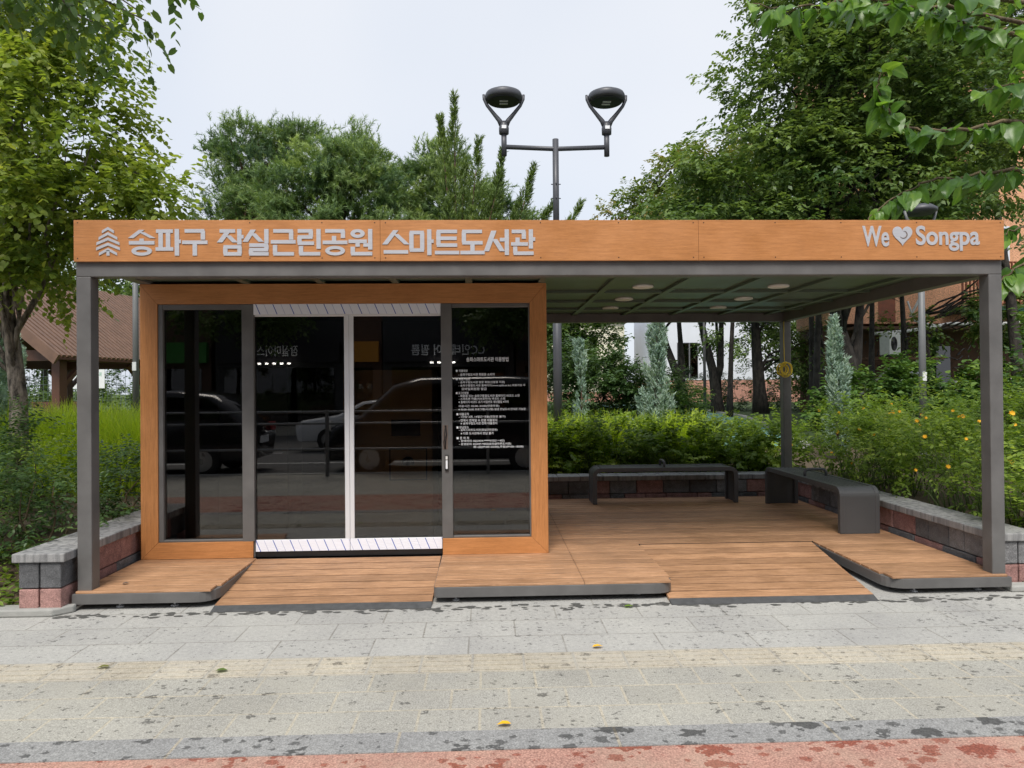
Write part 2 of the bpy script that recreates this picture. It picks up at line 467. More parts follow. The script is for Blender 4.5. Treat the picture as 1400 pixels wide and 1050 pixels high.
# ------------------------------------------------------------------ helpers: mesh building
class MB:
    def __init__(s):
        s.v, s.f, s.mi, s.t, s.cur, s.tint = [], [], [], [], 0, .5
    def _add(s, vs, fs):
        b = len(s.v)
        s.v += [tuple(x) for x in vs]
        s.t += [s.tint] * len(vs)
        for f in fs:
            s.f.append([b + i for i in f]); s.mi.append(s.cur)
        return s
    def mat(s, i): s.cur = i; return s
    def box(s, x0, x1, y0, y1, z0, z1):
        vs = [(x, y, z) for z in (z0, z1) for y in (y0, y1) for x in (x0, x1)]
        return s._add(vs, [(0, 2, 3, 1), (4, 5, 7, 6), (0, 1, 5, 4), (2, 6, 7, 3), (0, 4, 6, 2), (1, 3, 7, 5)])
    def obox(s, c, ax, half):
        """oriented box: centre, three axes (rows), half sizes"""
        c = np.array(c, float); ax = np.array(ax, float)
        vs = [c + sum(ax[i] * half[i] * sg[i] for i in range(3)) for sg in [(x, y, z) for z in (-1, 1) for y in (-1, 1) for x in (-1, 1)]]
        return s._add(vs, [(0, 2, 3, 1), (4, 5, 7, 6), (0, 1, 5, 4), (2, 6, 7, 3), (0, 4, 6, 2), (1, 3, 7, 5)])
    def bar(s, a, b, w, h):
        a = np.array(a, float); b = np.array(b, float)
        d = b - a; L = np.linalg.norm(d); d /= L
        u = np.array([0, 0, 1.]) if abs(d[2]) < .9 else np.array([1., 0, 0])
        sd = np.cross(d, u); sd /= np.linalg.norm(sd); u = np.cross(sd, d)
        return s.obox((a + b) / 2, (d, sd, u), (L / 2, w / 2, h / 2))
    def tube(s, pts, rad, n=8, cap=True):
        pts = np.array(pts, float); k = len(pts)
        rad = np.array([rad] * k if np.isscalar(rad) else rad, float)
        tg = np.gradient(pts, axis=0); tg /= np.linalg.norm(tg, axis=1)[:, None] + 1e-9
        r = np.array([1., 0, 0]) if abs(tg[0][0]) < .8 else np.array([0, 1., 0])
        vs = []
        for i in range(k):
            u = r - tg[i] * (r @ tg[i]); u /= np.linalg.norm(u) + 1e-9; r = u
            w = np.cross(tg[i], u)
            for j in range(n):
                a = 2 * math.pi * j / n
                vs.append(pts[i] + rad[i] * (u * math.cos(a) + w * math.sin(a)))
        fs = [(i * n + j, i * n + (j + 1) % n, (i + 1) * n + (j + 1) % n, (i + 1) * n + j) for i in range(k - 1) for j in range(n)]
        if cap:
            fs += [tuple(range(n))[::-1], tuple((k - 1) * n + j for j in range(n))]
        return s._add(vs, fs)
    def prism(s, poly, z0, z1):
        n = len(poly)
        vs = [(x, y, z0) for x, y in poly] + [(x, y, z1) for x, y in poly]
        fs = [tuple(range(n))[::-1], tuple(range(n, 2 * n))] + [(i, (i + 1) % n, n + (i + 1) % n, n + i) for i in range(n)]
        return s._add(vs, fs)
    def prism_y(s, poly, y0, y1):
        """polygon in the XZ plane, counter-clockwise seen from -Y, extruded from y0 (front) to y1"""
        n = len(poly)
        vs = [(x, y0, z) for x, z in poly] + [(x, y1, z) for x, z in poly]
        fs = [tuple(range(n)), tuple(range(n, 2 * n))[::-1]] + [((i + 1) % n, i, n + i, n + (i + 1) % n) for i in range(n)]
        return s._add(vs, fs)
    def prism_x(s, poly, x0, x1):
        n = len(poly)
        vs = [(x0, y, z) for y, z in poly] + [(x1, y, z) for y, z in poly]
        fs = [tuple(range(n))[::-1], tuple(range(n, 2 * n))] + [(i, (i + 1) % n, n + (i + 1) % n, n + i) for i in range(n)]
        return s._add(vs, fs)
    def lathe(s, prof, c, n=24):
        vs = []; k = len(prof)
        for r, z in prof:
            for j in range(n):
                a = 2 * math.pi * j / n
                vs.append((c[0] + r * math.cos(a), c[1] + r * math.sin(a), c[2] + z))
        fs = [(i * n + j, i * n + (j + 1) % n, (i + 1) * n + (j + 1) % n, (i + 1) * n + j) for i in range(k - 1) for j in range(n)]
        fs += [tuple(range(n))[::-1], tuple((k - 1) * n + j for j in range(n))]
        return s._add(vs, fs)
    def sphere(s, c, r, n=10, sc=(1, 1, 1)):
        vs, fs = [], []
        for i in range(n + 1):
            th = math.pi * i / n
            for j in range(n * 2):
                a = math.pi * j / n
                vs.append((c[0] + r * sc[0] * math.sin(th) * math.cos(a), c[1] + r * sc[1] * math.sin(th) * math.sin(a), c[2] + r * sc[2] * math.cos(th)))
        m = n * 2
        fs = [(i * m + j, (i + 1) * m + j, (i + 1) * m + (j + 1) % m, i * m + (j + 1) % m) for i in range(n) for j in range(m)]
        return s._add(vs, fs)
    def build(s, name, mats, parent=None, bevel=0, smooth=False, seg=2):
        me = bpy.data.meshes.new(name)
        me.from_pydata(s.v, [], s.f)
        if not isinstance(mats, (list, tuple)): mats = [mats]
        for m in mats: me.materials.append(MT[m] if isinstance(m, str) else m)
        me.polygons.foreach_set('material_index', s.mi)
        at = me.attributes.new('tint', 'FLOAT', 'POINT')
        at.data.foreach_set('value', np.array(s.t, np.float32))
        if smooth: me.polygons.foreach_set('use_smooth', [True] * len(s.f))
        me.update()
        o = bpy.data.objects.new(name, me)
        COL.objects.link(o)
        if parent is not None: o.parent = parent
        if bevel:
            b = o.modifiers.new('bevel', 'BEVEL')
            b.width = bevel; b.segments = seg; b.limit_method = 'ANGLE'; b.angle_limit = R(40)
            if smooth is False and seg > 1:
                pass
        return o

def text_mesh(s, x0, x1, z0, z1, y, depth, mat, parent, name='lettering', bold=0.0, keep=False, align='L', size=None):
    """words as solid letters on a plane facing -Y, fitted to the box x0..x1, z0..z1"""
    c = bpy.data.curves.new(name, 'FONT')
    c.body = s
    c.size = 1
    c.extrude = .5
    c.offset = bold
    o = bpy.data.objects.new(name, c)
    COL.objects.link(o)
    dg = bpy.context.evaluated_depsgraph_get()
    me = bpy.data.meshes.new_from_object(o.evaluated_get(dg))
    bpy.data.objects.remove(o); bpy.data.curves.remove(c)
    n = len(me.vertices)
    co = np.empty(n * 3, np.float32); me.vertices.foreach_get('co', co); co = co.reshape(-1, 3)
    if n == 0: return None
    lo, hi = co.min(0), co.max(0)
    out_ = np.empty_like(co)
    if size:
        sx = sz = size
        out_[:, 0] = x0 + (co[:, 0] - (lo[0] if align == 'L' else (lo[0] + hi[0]) / 2)) * sx
        if x1 is not None and align == 'L':
            out_[:, 0] = x0 + (co[:, 0] - lo[0]) * (x1 - x0) / (hi[0] - lo[0])
        out_[:, 2] = z0 + co[:, 1] * sz
    else:
        out_[:, 0] = x0 + (co[:, 0] - lo[0]) / (hi[0] - lo[0]) * (x1 - x0)
        out_[:, 2] = z0 + (co[:, 1] - lo[1]) / (hi[1] - lo[1]) * (z1 - z0)
    out_[:, 1] = y - (co[:, 2] - lo[2]) / max(hi[2] - lo[2], 1e-6) * depth
    me.vertices.foreach_set('co', out_.ravel())
    me.materials.clear(); me.materials.append(MT[mat])
    me.polygons.foreach_set('material_index', np.zeros(len(me.polygons), np.int32))
    me.update(); me.name = name
    ob = bpy.data.objects.new(name, me)
    COL.objects.link(ob)
    if parent is not None: ob.parent = parent
    return ob

# ------------------------------------------------------------------ helpers: foliage
def unit(a):
    return a / (np.linalg.norm(a, axis=-1, keepdims=True) + 1e-9)

LEAF5 = (np.array([(0, 0, 0), (.22, .40, .10), (.58, .42, .12), (1, 0, -.16), (.5, 0, -.02), (.58, -.42, .12), (.22, -.40, .10)], float),
         [(0, 4, 2, 1), (4, 3, 2), (0, 6, 5, 4), (4, 5, 3)])
LEAF4 = (np.array([(0, 0, 0), (.42, .48, .10), (1, 0, -.10), (.42, -.48, .10)], float), [(0, 3, 2, 1)])
LEAFH = (np.array([(0, 0, 0), (-.08, .28, .04), (.14, .50, .10), (.52, .40, .06), (1, 0, -.22), (.5, 0, -.05), (.52, -.40, .06), (.14, -.50, .10), (-.08, -.28, .04)], float),
         [(0, 5, 3, 2, 1), (5, 4, 3), (0, 8, 7, 6, 5), (5, 6, 4)])
def blade(ns, na, prof, fold=.18, droop=.22, wave=.05):
    vs, fs = [], []
    for i in range(ns):
        t = i / (ns - 1)
        for j in range(na):
            u = -1 + 2 * j / (na - 1)
            back = -.10 * abs(u) * (1 - t) ** 4
            vs.append((t + back, u * prof(t), fold * abs(u) * prof(t) - droop * t * t + wave * math.sin(t * 9) * u * u))
    for i in range(ns - 1):
        for j in range(na - 1):
            a = i * na + j
            fs.append((a, a + na, a + na + 1, a + 1))
    return np.array(vs), fs
def heart_leaf(ns=11, na=7):
    vs, fs, tn = [], [], []
    for i in range(ns):
        t = i / (ns - 1)
        w = .47 * math.sin(math.pi * min(1, t ** .56)) ** .8 + .004
        for j in range(na):
            u = -1 + 2 * j / (na - 1)
            x = t - .20 * abs(u) ** 1.5 * (1 - t) ** 3
            vs.append((x * 1.0, u * w, .16 * abs(u) ** 1.4 * w * 2 - .30 * t * t + .03 * math.sin(t * 14 + 2 * u) * abs(u) - .05 * abs(u) ** 3))
            tn.append((.22 if j == na // 2 else 0) - .05 * ((i + abs(j - na // 2)) % 2))
    for i in range(ns - 1):
        for j in range(na - 1):
            a = i * na + j
            fs.append((a, a + na, a + na + 1, a + 1))
    return np.array(vs), fs, np.array(tn)
LEAFB = heart_leaf()
LEAFR = blade(4, 3, lambda t: (.30, .50, .40, .03)[round(t * 3)], .2, .2, 0)
NEED = (np.array([(0, .5, 0), (0, -.5, 0), (1, 0, 0)], float), [(0, 1, 2)])

class Leaves:
    def __init__(s): s.V, s.F, s.T, s.n = [], [], [], 0
    def add(s, P, A, Nn, L, Wd, tint, tpl):
        """P origin, A axis, Nn normal (all Kx3), L length, Wd width, tint per leaf"""
        k = len(P)
        if k == 0: return
        A = unit(A); B = unit(np.cross(Nn, A)); Nn = np.cross(A, B)
        L = np.broadcast_to(L, (k,)); Wd = np.broadcast_to(Wd, (k,))
        tv, tf = tpl[:2]
        V = P[:, None, :] + tv[None, :, 0, None] * (A * L[:, None])[:, None, :] + tv[None, :, 1, None] * (B * Wd[:, None])[:, None, :] + tv[None, :, 2, None] * (Nn * Wd[:, None])[:, None, :]
        m = len(tv)
        s.V.append(V.reshape(-1, 3)); s.T.append(np.repeat(tint, m) + (np.tile(tpl[2], k) if len(tpl) > 2 else 0))
        off = s.n + np.arange(k) * m
        for f in tf:
            s.F.append(off[:, None] + np.array(f)[None, :])
        s.n += k * m
    def build(s, name, mat, parent=None, smooth=False):
        me = bpy.data.meshes.new(name)
        V = np.concatenate(s.V).astype(np.float32)
        me.vertices.add(len(V)); me.vertices.foreach_set('co', V.ravel())
        idx = np.concatenate([f.ravel() for f in s.F]).astype(np.int32)
        sizes = np.concatenate([np.full(len(f), f.shape[1]) for f in s.F]).astype(np.int32)
        me.loops.add(len(idx)); me.loops.foreach_set('vertex_index', idx)
        me.polygons.add(len(sizes))
        st = np.concatenate([[0], np.cumsum(sizes)[:-1]]).astype(np.int32)
        me.polygons.foreach_set('loop_start', st)
        try: me.polygons.foreach_set('loop_total', sizes)
        except Exception: pass
        at = me.attributes.new('tint', 'FLOAT', 'POINT')
        at.data.foreach_set('value', np.clip(np.concatenate(s.T), 0, 1).astype(np.float32))
        if smooth: me.polygons.foreach_set('use_smooth', np.ones(len(sizes), bool))
        me.update(calc_edges=True)
        me.materials.append(MT[mat] if isinstance(mat, str) else mat)
        o = bpy.data.objects.new(name, me)
        COL.objects.link(o)
        if parent is not None: o.parent = parent
        return o

def rand_dir(k, r=rng):
    return unit(r.normal(size=(k, 3)))

def clump_points(clumps, k, lo=.45, hi=1.0, r=rng):
    """k random points spread through ellipsoids (weight ~ front area); returns points, outward dirs, clump index"""
    c = np.array([q[:6] for q in clumps], float)
    w = np.array([q[6] if len(q) > 6 else 1 for q in clumps]) * c[:, 3] * c[:, 5]
    i = r.choice(len(c), k, p=w / w.sum())
    d = rand_dir(k, r)
    rad = r.uniform(lo ** 3, hi ** 3, k) ** (1 / 3)
    return c[i, :3] + d * c[i, 3:6] * rad[:, None], d, i

def sprigs(Lv, O, D, length, nl, ll, lw, droop=.25, tpl=LEAF4, tint=None, flat=1.0, r=rng, tint_sd=.16):
    """leafy twigs: O origins, D directions; nl leaves set alternately along each"""
    k = len(O)
    length = np.broadcast_to(length, (k,)) * r.uniform(.7, 1.25, k)
    D = unit(D)
    upv = np.tile([0, 0, 1.], (k, 1))
    sd = unit(np.cross(D, upv + rand_dir(k, r) * .25))
    if tint is None: tint = r.uniform(.25, .75, k)
    for j in range(nl):
        t = (j + r.uniform(.2, .8, k)) / nl
        P = O + D * (length * t)[:, None] - upv * (droop * length * t * t)[:, None]
        sg = 1 if j % 2 else -1
        A = sd * sg * .85 + D * .55 + rand_dir(k, r) * .38 - upv * (.25 + droop * .4)
        Nn = upv * flat + rand_dir(k, r) * .55 + D * .15
        sc = r.uniform(.7, 1.2, k)
        Lv.add(P, A, Nn, ll * sc, lw * sc, tint + r.normal(0, tint_sd, k), tpl)

def wander(a, b, n=6, amp=.08, r=rng, sag=0):
    a = np.array(a, float); b = np.array(b, float)
    t = np.linspace(0, 1, n)[:, None]
    p = a + (b - a) * t
    L = np.linalg.norm(b - a)
    j = r.normal(0, amp * L / n ** .5, (n, 3)); j[0] = 0; j[-1] = 0
    p = p + j
    p[:, 2] += sag * L * np.sin(t[:, 0] * math.pi)
    return p

def limbs(mb, trunk, r0, r1, targets, rl=.05, n=7, start=(.35, .95), r=rng, twigs=0):
    """trunk tube plus limbs from points up the trunk to the target points"""
    trunk = np.array(trunk, float)
    k = len(trunk)
    rad = np.linspace(r0, r1, k)
    rad[0] *= 1.25
    mb.tube(trunk, rad, 12)
    for tg in targets:
        tg = np.array(tg, float)
        # branch off below the target
        zf = np.clip((tg[2] - trunk[0, 2]) / (trunk[-1, 2] - trunk[0, 2]) - r.uniform(.1, .35), start[0], start[1])
        x = zf * (k - 1); i = int(min(k - 2, math.floor(x)))
        a = trunk[i] + (trunk[i + 1] - trunk[i]) * (x - i)
        L = np.linalg.norm(tg - a)
        w = wander(a, tg, n, .10, r, .06)
        q = min(rl * (.6 + L * .22), np.interp(x, range(k), rad) * .75)
        mb.tube(w, np.linspace(q, .008, n), 6)
        for _ in range(twigs):
            m = r.integers(2, n - 1)
            e = w[m] + unit(r.normal(size=3)) * L * .25 + np.array([0, 0, .05])
            mb.tube(wander(w[m], e, 4, .1, r), np.linspace(q * .4, .004, 4), 5)

def broad_tree(name, label, cat, trunk, r0, r1, clumps, nsprig, nl, ll, lw, mat, bark, length=.45, droop=.2, tpl=LEAF4, nlimb=26, group=None, lo=.35, twigs=1, down=.15, tints=None, rl=.05, extra=None):
    base = np.array(trunk[0], float)
    root = empty(name, base)
    tag(root, label, cat, group)
    tr = np.array(trunk, float) - base
    cl = [(c[0] - base[0], c[1] - base[1], c[2] - base[2], *c[3:]) for c in clumps]
    mb = MB()
    P, d, i = clump_points(cl, nlimb, .2, .75)
    limbs(mb, tr, r0, r1, P, rl, twigs=twigs)
    if extra: extra(mb, base)
    mb.build('trunk', bark, root, smooth=True)
    lv = Leaves()
    # sprigs grouped round branch tips, so that light and dark gaps show
    nc = max(8, nsprig // 18)
    C, dc, ic = clump_points(cl, nc, lo, 1.0)
    tintc = np.clip(rng.normal(.5, .17, nc), .1, .9)
    k = rng.integers(0, nc, nsprig)
    sz = np.array([min(q[3], q[5]) for q in cl])[ic[k]]
    O = C[k] + rng.normal(size=(nsprig, 3)) * (np.array([.30, .30, .15]) * np.minimum(1.2, sz)[:, None] * .8)
    D = dc[k] * .7 + rand_dir(nsprig) * .7 - np.array([0, 0, down])
    sprigs(lv, O, D, length, nl, ll, lw, droop, tpl, tintc[k] + rng.normal(0, .06, nsprig))
    lv.build('crown', mat, root, smooth=tpl is LEAFR)
    return root

def conifer_shoots(Lv, O, D, length, nn, nlen, nw, spread=.75, tint=None, r=rng, sheath=0):
    """shoots with needles all round, pointing forward"""
    k = len(O); D = unit(D)
    u = unit(np.cross(D, rand_dir(k, r))); w = np.cross(D, u)
    length = np.broadcast_to(length, (k,))
    if tint is None: tint = r.uniform(.2, .8, k)
    for j in range(nn):
        t = (j + r.uniform(0, 1, k)) / nn
        a = r.uniform(0, 2 * math.pi, k)
        rd = u * np.cos(a)[:, None] + w * np.sin(a)[:, None]
        P = O + D * (length * t)[:, None]
        A = D * r.uniform(.55, 1.0, k)[:, None] + rd * spread
        s = r.uniform(.75, 1.15, k)
        Lv.add(P, A, rd + rand_dir(k, r) * .3, nlen * s, nw, tint + (t - .5) * .3 + r.normal(0, .08, k), NEED)

def shrub(name, label, cat, base, clumps, nsprig, nl, ll, lw, mat, stem='stem', nstem=14, length=.3, droop=.15, tpl=LEAF5, group=None, lo=.2, upb=.35, stem_r=.008, tint_c=.5, tint_s=.16):
    root = empty(name, base)
    tag(root, label, cat, group)
    cl = [(c[0] - base[0], c[1] - base[1], c[2] - base[2], *c[3:]) for c in clumps]
    mb = MB()
    P, d, i = clump_points(cl, nstem, .3, .9)
    for p in P:
        a = np.array([p[0] * .75 + rng.normal(0, .06), p[1] * .75 + rng.normal(0, .06), 0])
        mb.tube(wander(a, p, 6, .08), np.linspace(stem_r * 1.5, stem_r * .4, 6), 5)
    mb.build('stems', stem, root, smooth=True)
    lv = Leaves()
    nc = max(6, nsprig // 10)
    C, dc, ic = clump_points(cl, nc, lo, 1.0)
    tc_ = np.clip(rng.normal(tint_c, tint_s, nc), .02, .98)
    k = rng.integers(0, nc, nsprig)
    O = C[k] + rng.normal(size=(nsprig, 3)) * .09
    O[:, 2] = np.maximum(O[:, 2], .02)
    D = dc[k] * .6 + rand_dir(nsprig) * .6 + np.array([0, 0, upb])
    sprigs(lv, O, D, length, nl, ll, lw, droop, tpl, tc_[k] + rng.normal(0, .07, nsprig))
    lv.build('foliage', mat, root)
    return root

# =================================================================== GROUND, PAVEMENT, ROAD
def sheet(name, x0, x1, y0, y1, z, mat, kind='structure', thick=.05):
    o = MB().box(x0, x1, y0, y1, z - thick, z).build(name, mat)
    return tag(o, kind=kind)

g = MB()
g.box(-300, 300, -300, 500, -.5, -.16)
tag(g.build('ground', 'turf'), kind='structure')
# paved strips in front, butted edge to edge
sheet('pavement', -40, 40, -1.0233, 4.2, 0, 'tilegrey')
tp = MB()
tp.box(-40, 40, -1.29, -1.0233, -.05, .001)
ridge = MB()
ys = [-1.29 + .2667 * (i + .5) / 4 for i in range(4)]
for k in range(-22, 24):
    xa = .1 * 0 + k * .30 - .1
    for y in ys:
        tp.prism([(xa + .018, y - .013), (xa + .282, y - .013), (xa + .288, y), (xa + .282, y + .013), (xa + .018, y + .013), (xa + .012, y)], .0012, .0055)
tag(tp.build('tactile_strip', 'tactile'), kind='structure')
sheet('near_pavement', -40, 40, -1.97, -1.29, 0, 'tilenear')
sheet('kerb_strip', -40, 40, -2.145, -1.97, .003, 'kerbdark')
sheet('bike_path', -40, 40, -3.55, -2.145, -.002, 'redpath')
sheet('outer_pavement', -40, 40, -6.2, -3.55, 0, 'tilenear')
sheet('road_kerb', -40, 40, -6.4, -6.2, .01, 'kerbstone')
sheet('road', -60, 60, -19.5, -6.4, -.1, 'asphalt')
lm = MB()
for k in range(-14, 14):
    lm.box(k * 4, k * 4 + 2.4, -12.05, -11.93, -.0965, -.096 + .0005)
lm.box(-60, 60, -9.35, -9.22, -.0965, -.0955)
tag(lm.build('lane_marking', 'paint'), kind='structure')
sheet('far_pavement', -60, 60, -24, -19.5, .03, 'tilenear', thick=.15)

def soil_h(x, y):
    """planting beds: level with the wall caps' underside close by, rising gently behind"""
    s = lambda a: max(0., min(1., a)) ** 2 * (3 - 2 * max(0., min(1., a)))
    f = s((y + .05) / .9)
    return .02 + .31 * f + .22 * s((y - 6) / 12) + .05 * math.sin(x * 1.3) * math.sin(y * .9) * f
def terrain(name, x0, x1, y0, y1, nx, ny, mat):
    mb = MB()
    xs = np.linspace(x0, x1, nx); yy = np.linspace(y0, y1, ny)
    vs = [(x, y, soil_h(x, y)) for y in yy for x in xs]
    fs = [(j * nx + i, j * nx + i + 1, (j + 1) * nx + i + 1, (j + 1) * nx + i) for j in range(ny - 1) for i in range(nx - 1)]
    mb._add(vs, fs)
    return tag(mb.build(name, mat, smooth=True), kind='structure')
terrain('planting_bed', -14, -3.2, .02, 4.25, 40, 20, 'soil')
terrain('planting_bed.001', 4.2, 16, .02, 4.25, 40, 20, 'soil')
terrain('park_soil', -14, 16, 4.25, 9, 60, 16, 'soil')
terrain('park_lawn', -60, 70, 9, 120, 40, 40, 'turf')
terrain('park_lawn.001', -60, -14, .02, 9, 20, 10, 'turf')
terrain('park_lawn.002', 16, 70, .02, 9, 20, 10, 'turf')

# the curving green path with its kerb, seen over the hedge
cl = [(5.2, 8.3), (5.9, 10.5), (6.6, 13.6), (7.4, 17.5), (8.1, 22.0), (8.4, 27), (8.2, 34)]
def ribbon(name, off0, off1, dz, mat, thick=0):
    mb = MB()
    vs, n = [], len(cl)
    for i, (x, y) in enumerate(cl):
        a = np.array(cl[max(0, i - 1)]); b = np.array(cl[min(n - 1, i + 1)])
        d = (b - a) / np.linalg.norm(b - a); nn = np.array([d[1], -d[0]])
        for of in (off0, off1):
            q = np.array([x, y]) + nn * of
            vs.append((q[0], q[1], soil_h(x, y) + dz))
    fs = [(2 * i, 2 * i + 1, 2 * i + 3, 2 * i + 2) for i in range(n - 1)]
    mb._add(vs, fs)
    o = mb.build(name, mat)
    if thick:
        m = o.modifiers.new('solid', 'SOLIDIFY'); m.thickness = thick; m.offset = -1
    return tag(o, kind='structure')
ribbon('green_path', -2.2, .9, .06, 'teal')
ribbon('path_kerb', .9, 1.08, .12, 'kerbstone', .12)

# =================================================================== LOW BLOCK WALLS
def block_wall(name, label, x0, x1, y0, y1, along, zt, end=None, seed=1, kinds=None):
    """courses of split-faced blocks under a cap course; along = 'x' or 'y'"""
    r = random.Random(seed)
    root = empty(name, ((x0 + x1) / 2, (y0 + y1) / 2, 0))
    tag(root, label, 'low wall')
    ox, oy = root.location[0], root.location[1]
    L0, L1 = (y0, y1) if along == 'y' else (x0, x1)
    capt = .065
    hs = (zt - capt) / 2
    mb = MB()
    for c in range(2):
        p = L0 - (0 if c == 0 else 0)
        first = True
        while p < L1 - .02:
            w = min(r.choice([.20, .28, .36, .42]), L1 - p)
            if L1 - p - w < .1: w = L1 - p
            if first and end: w = end
            mb.tint = (r.uniform(.6, 1) if (r.random() < .42 or (first and c == 0)) and not (first and c == 1 and end and seed == 1) else r.uniform(0, .42))
            j = r.uniform(-.006, .006)
            z0, z1 = c * hs + .004, (c + 1) * hs - .004
            if along == 'y' and first:
                xm = (x0 + x1) / 2 + j
                mb.box(x0 + .025 - ox, xm - .006 - ox, p + .004 - oy, p + w - .004 - oy, z0, z1)
                mb.box(xm + .006 - ox, x1 - .025 - ox, p + .004 - oy, p + w - .004 - oy, z0, z1)
                mb.box(xm - .007 - ox, xm + .007 - ox, p + .03 - oy, p + w - .03 - oy, z0 + .06, z1 - .004)
            elif along == 'y': mb.box(x0 + .025 + j - ox, x1 - .025 + j - ox, p + .004 - oy, p + w - .004 - oy, z0, z1)
            else: mb.box(p + .004 - ox, p + w - .004 - ox, y0 + .025 + j - oy, y1 - .025 + j - oy, z0, z1)
            p += w; first = False
    mb.build('blocks', 'block', root, bevel=.012)
    mb = MB()
    p = L0 - .02
    while p < L1 - .02:
        w = min(r.choice([.22, .26, .3, .34]) if along == 'x' else r.choice([.3, .34, .4]), L1 - p)
        if L1 - p - w < .08: w = L1 - p
        mb.tint = r.random()
        j = r.uniform(-.004, .004)
        if along == 'y': mb.box(x0 - .01 - ox + j, x1 + .01 - ox, p + .002 - oy, p + w - .002 - oy, 2 * hs, zt + j * .4)
        else: mb.box(p + .002 - ox, p + w - .002 - ox, y0 - .01 - oy + j, y1 + .01 - oy, 2 * hs, zt + j * .4)
        p += w
    mb.build('capstones', 'cap', root, bevel=.008)
    return root
block_wall('planter_wall', 'low grey and red block planter wall left of the pavilion, beside the dark shrub', -3.40, -3.055, -.12, 4.30, 'y', .448, seed=1)
block_wall('planter_wall', 'low block planter wall right of the pavilion, below the yellow flowered bushes', 4.00, 4.34, .10, 4.30, 'y', .432, seed=3)
block_wall('planter_wall', 'low block planter wall across the back, behind the long bench', -3.05, 3.995, 4.0, 4.30, 'x', .425, seed=8)
dl = Leaves()
nd = 260
px_ = rng.uniform(-3.1, 4.1, nd)
a_ = rng.uniform(0, 6.28, nd)
ang = np.linspace(0, 2 * math.pi, 11)[:-1]
for k in range(nd):
    rr_ = rng.uniform(.008, .028) * rng.uniform(.75, 1.3, 10)
    c_ = np.array([px_[k], -.155 + rng.normal(0, .03), .0018 + k * 1e-6])
    pts_ = np.stack([c_[0] + 1.5 * rr_ * np.cos(ang), c_[1] + .8 * rr_ * np.sin(ang), np.full(10, c_[2])], 1)
    dl.V.append(pts_); dl.T.append(np.full(10, .5)); dl.F.append((dl.n + np.arange(10))[None]); dl.n += 10
MT['wet'] = plain('wet_stone', (.10, .10, .095), .5, 0, .2, 60)
tag(dl.build('drip_marks', 'wet'), kind='structure')
# sloped kerb stones at the foot of the planting, left and right
kb = MB()
kb.prism([(-9, -.16), (-3.12, -.16), (-3.02, -.06), (-3.02, -.02), (-9, -.02)], .0, .055)
tag(kb.build('edge_kerb', 'kerbstone', bevel=.012), kind='structure')
kb = MB()
kb.prism([(4.02, -.02), (12, -.02), (12, .09), (4.02, .09)], .0, .05)
tag(kb.build('edge_kerb.001', 'kerbstone', bevel=.012), kind='structure')

# =================================================================== THE PAVILION
PAV = empty('library_pavilion', (0, 0, 0))
tag(PAV, 'flat roofed smart library pavilion with orange sign band, grey frame and dark glass booth', 'pavilion')
XL, XR, YB = -3.03, 3.99, 3.86
ZB0, ZB1 = 2.455, 2.567      # roof beams
ZD = .14                     # top of decking

def rounded(poly, radii, n=6):
    """round given corners of an outline"""
    out_ = []
    m = len(poly)
    for i, p in enumerate(poly):
        r_ = radii[i]
        if not r_: out_.append(p); continue
        p = np.array(p); a = np.array(poly[i - 1]) - p; b = np.array(poly[(i + 1) % m]) - p
        a /= np.linalg.norm(a); b /= np.linalg.norm(b)
        s0, s1 = p + a * r_, p + b * r_
        for k in range(n + 1):
            t = k / n
            out_.append(tuple(s0 * (1 - t) ** 2 + 2 * p * t * (1 - t) + s1 * t * t))
    return out_

isl1 = rounded([(-3.055, -.03), (-2.02, -.03), (-2.02, .9), (-3.055, .9)], [0, .17, 0, 0])
isl2 = rounded([(-.415, -.03), (1.405, -.03), (1.405, 1.2), (-.415, 1.2)], [.05, .16, 0, 0])
isl3 = rounded([(3.05, -.03), (4.015, -.03), (4.015, 1.2), (3.05, 1.2)], [.17, 0, 0, 0])
fr = MB()
for p in (isl1, isl2, isl3): fr.prism(p, .045, .122)
fr.box(-3.05, 4.005, 1.2, 3.93, .045, .12)
fr.box(-3.05, -.415, .9, 1.2, .045, .12)
fr.build('base_frame', 'steel', PAV, bevel=.004)
# boards: one sheet of separate boards cut to the deck's outline
bd = MB()
def boards(x0, x1, y0, y1, pitch=.14, gap=.0155, cut=None, z0=.1225, z1=ZD, jx=None):
    y = y0
    while y < y1 - .01:
        yb = min(y + pitch - gap, y1)
        bd.tint = rnd.random()
        a, b = x0, x1
        if cut: a, b = cut((y + yb) / 2, a, b)
        segs = [(a, b)]
        if jx and a < jx < b: segs = [(a, jx - .0015), (jx + .0015, b)]
        for q0, q1 in segs:
            bd.box(q0, q1, y, yb, z0, z1)
        y += pitch
def cutr(xe, ye, r_, right):
    def f(y, a, b):
        if y < ye + r_ * .8:
            t = max(0., 1 - (y - ye) / (r_ * .8))
            d = r_ * .62 * t * t
            return (a, b - d) if right else (a + d, b)
        return a, b
    return f
boards(-3.03, -2.028, -.024, .92, cut=cutr(-2.02, -.03, .17, True))
bd.build('decking', 'deck', PAV, bevel=.002, seg=1); bd = MB()
boards(-.407, 1.398, -.024, 1.236, cut=cutr(1.4, -.03, .16, True), jx=.72)
boards(3.058, 3.985, -.024, 1.236, cut=cutr(3.05, -.03, .17, False))
boards(.535, 3.985, 1.2365, 3.92, jx=.72)
bd.build('decking', 'deck', PAV, bevel=.002, seg=1)
sb = MB()  # black sheet added close under the boards: paints the shade in their gaps
sb.prism(rounded([(-3.03, -.01), (-2.05, -.01), (-2.05, .92), (-3.03, .92)], [0, .24, 0, 0]), .1221, ZD - .004)
sb.build('gap_shade', 'black', PAV)
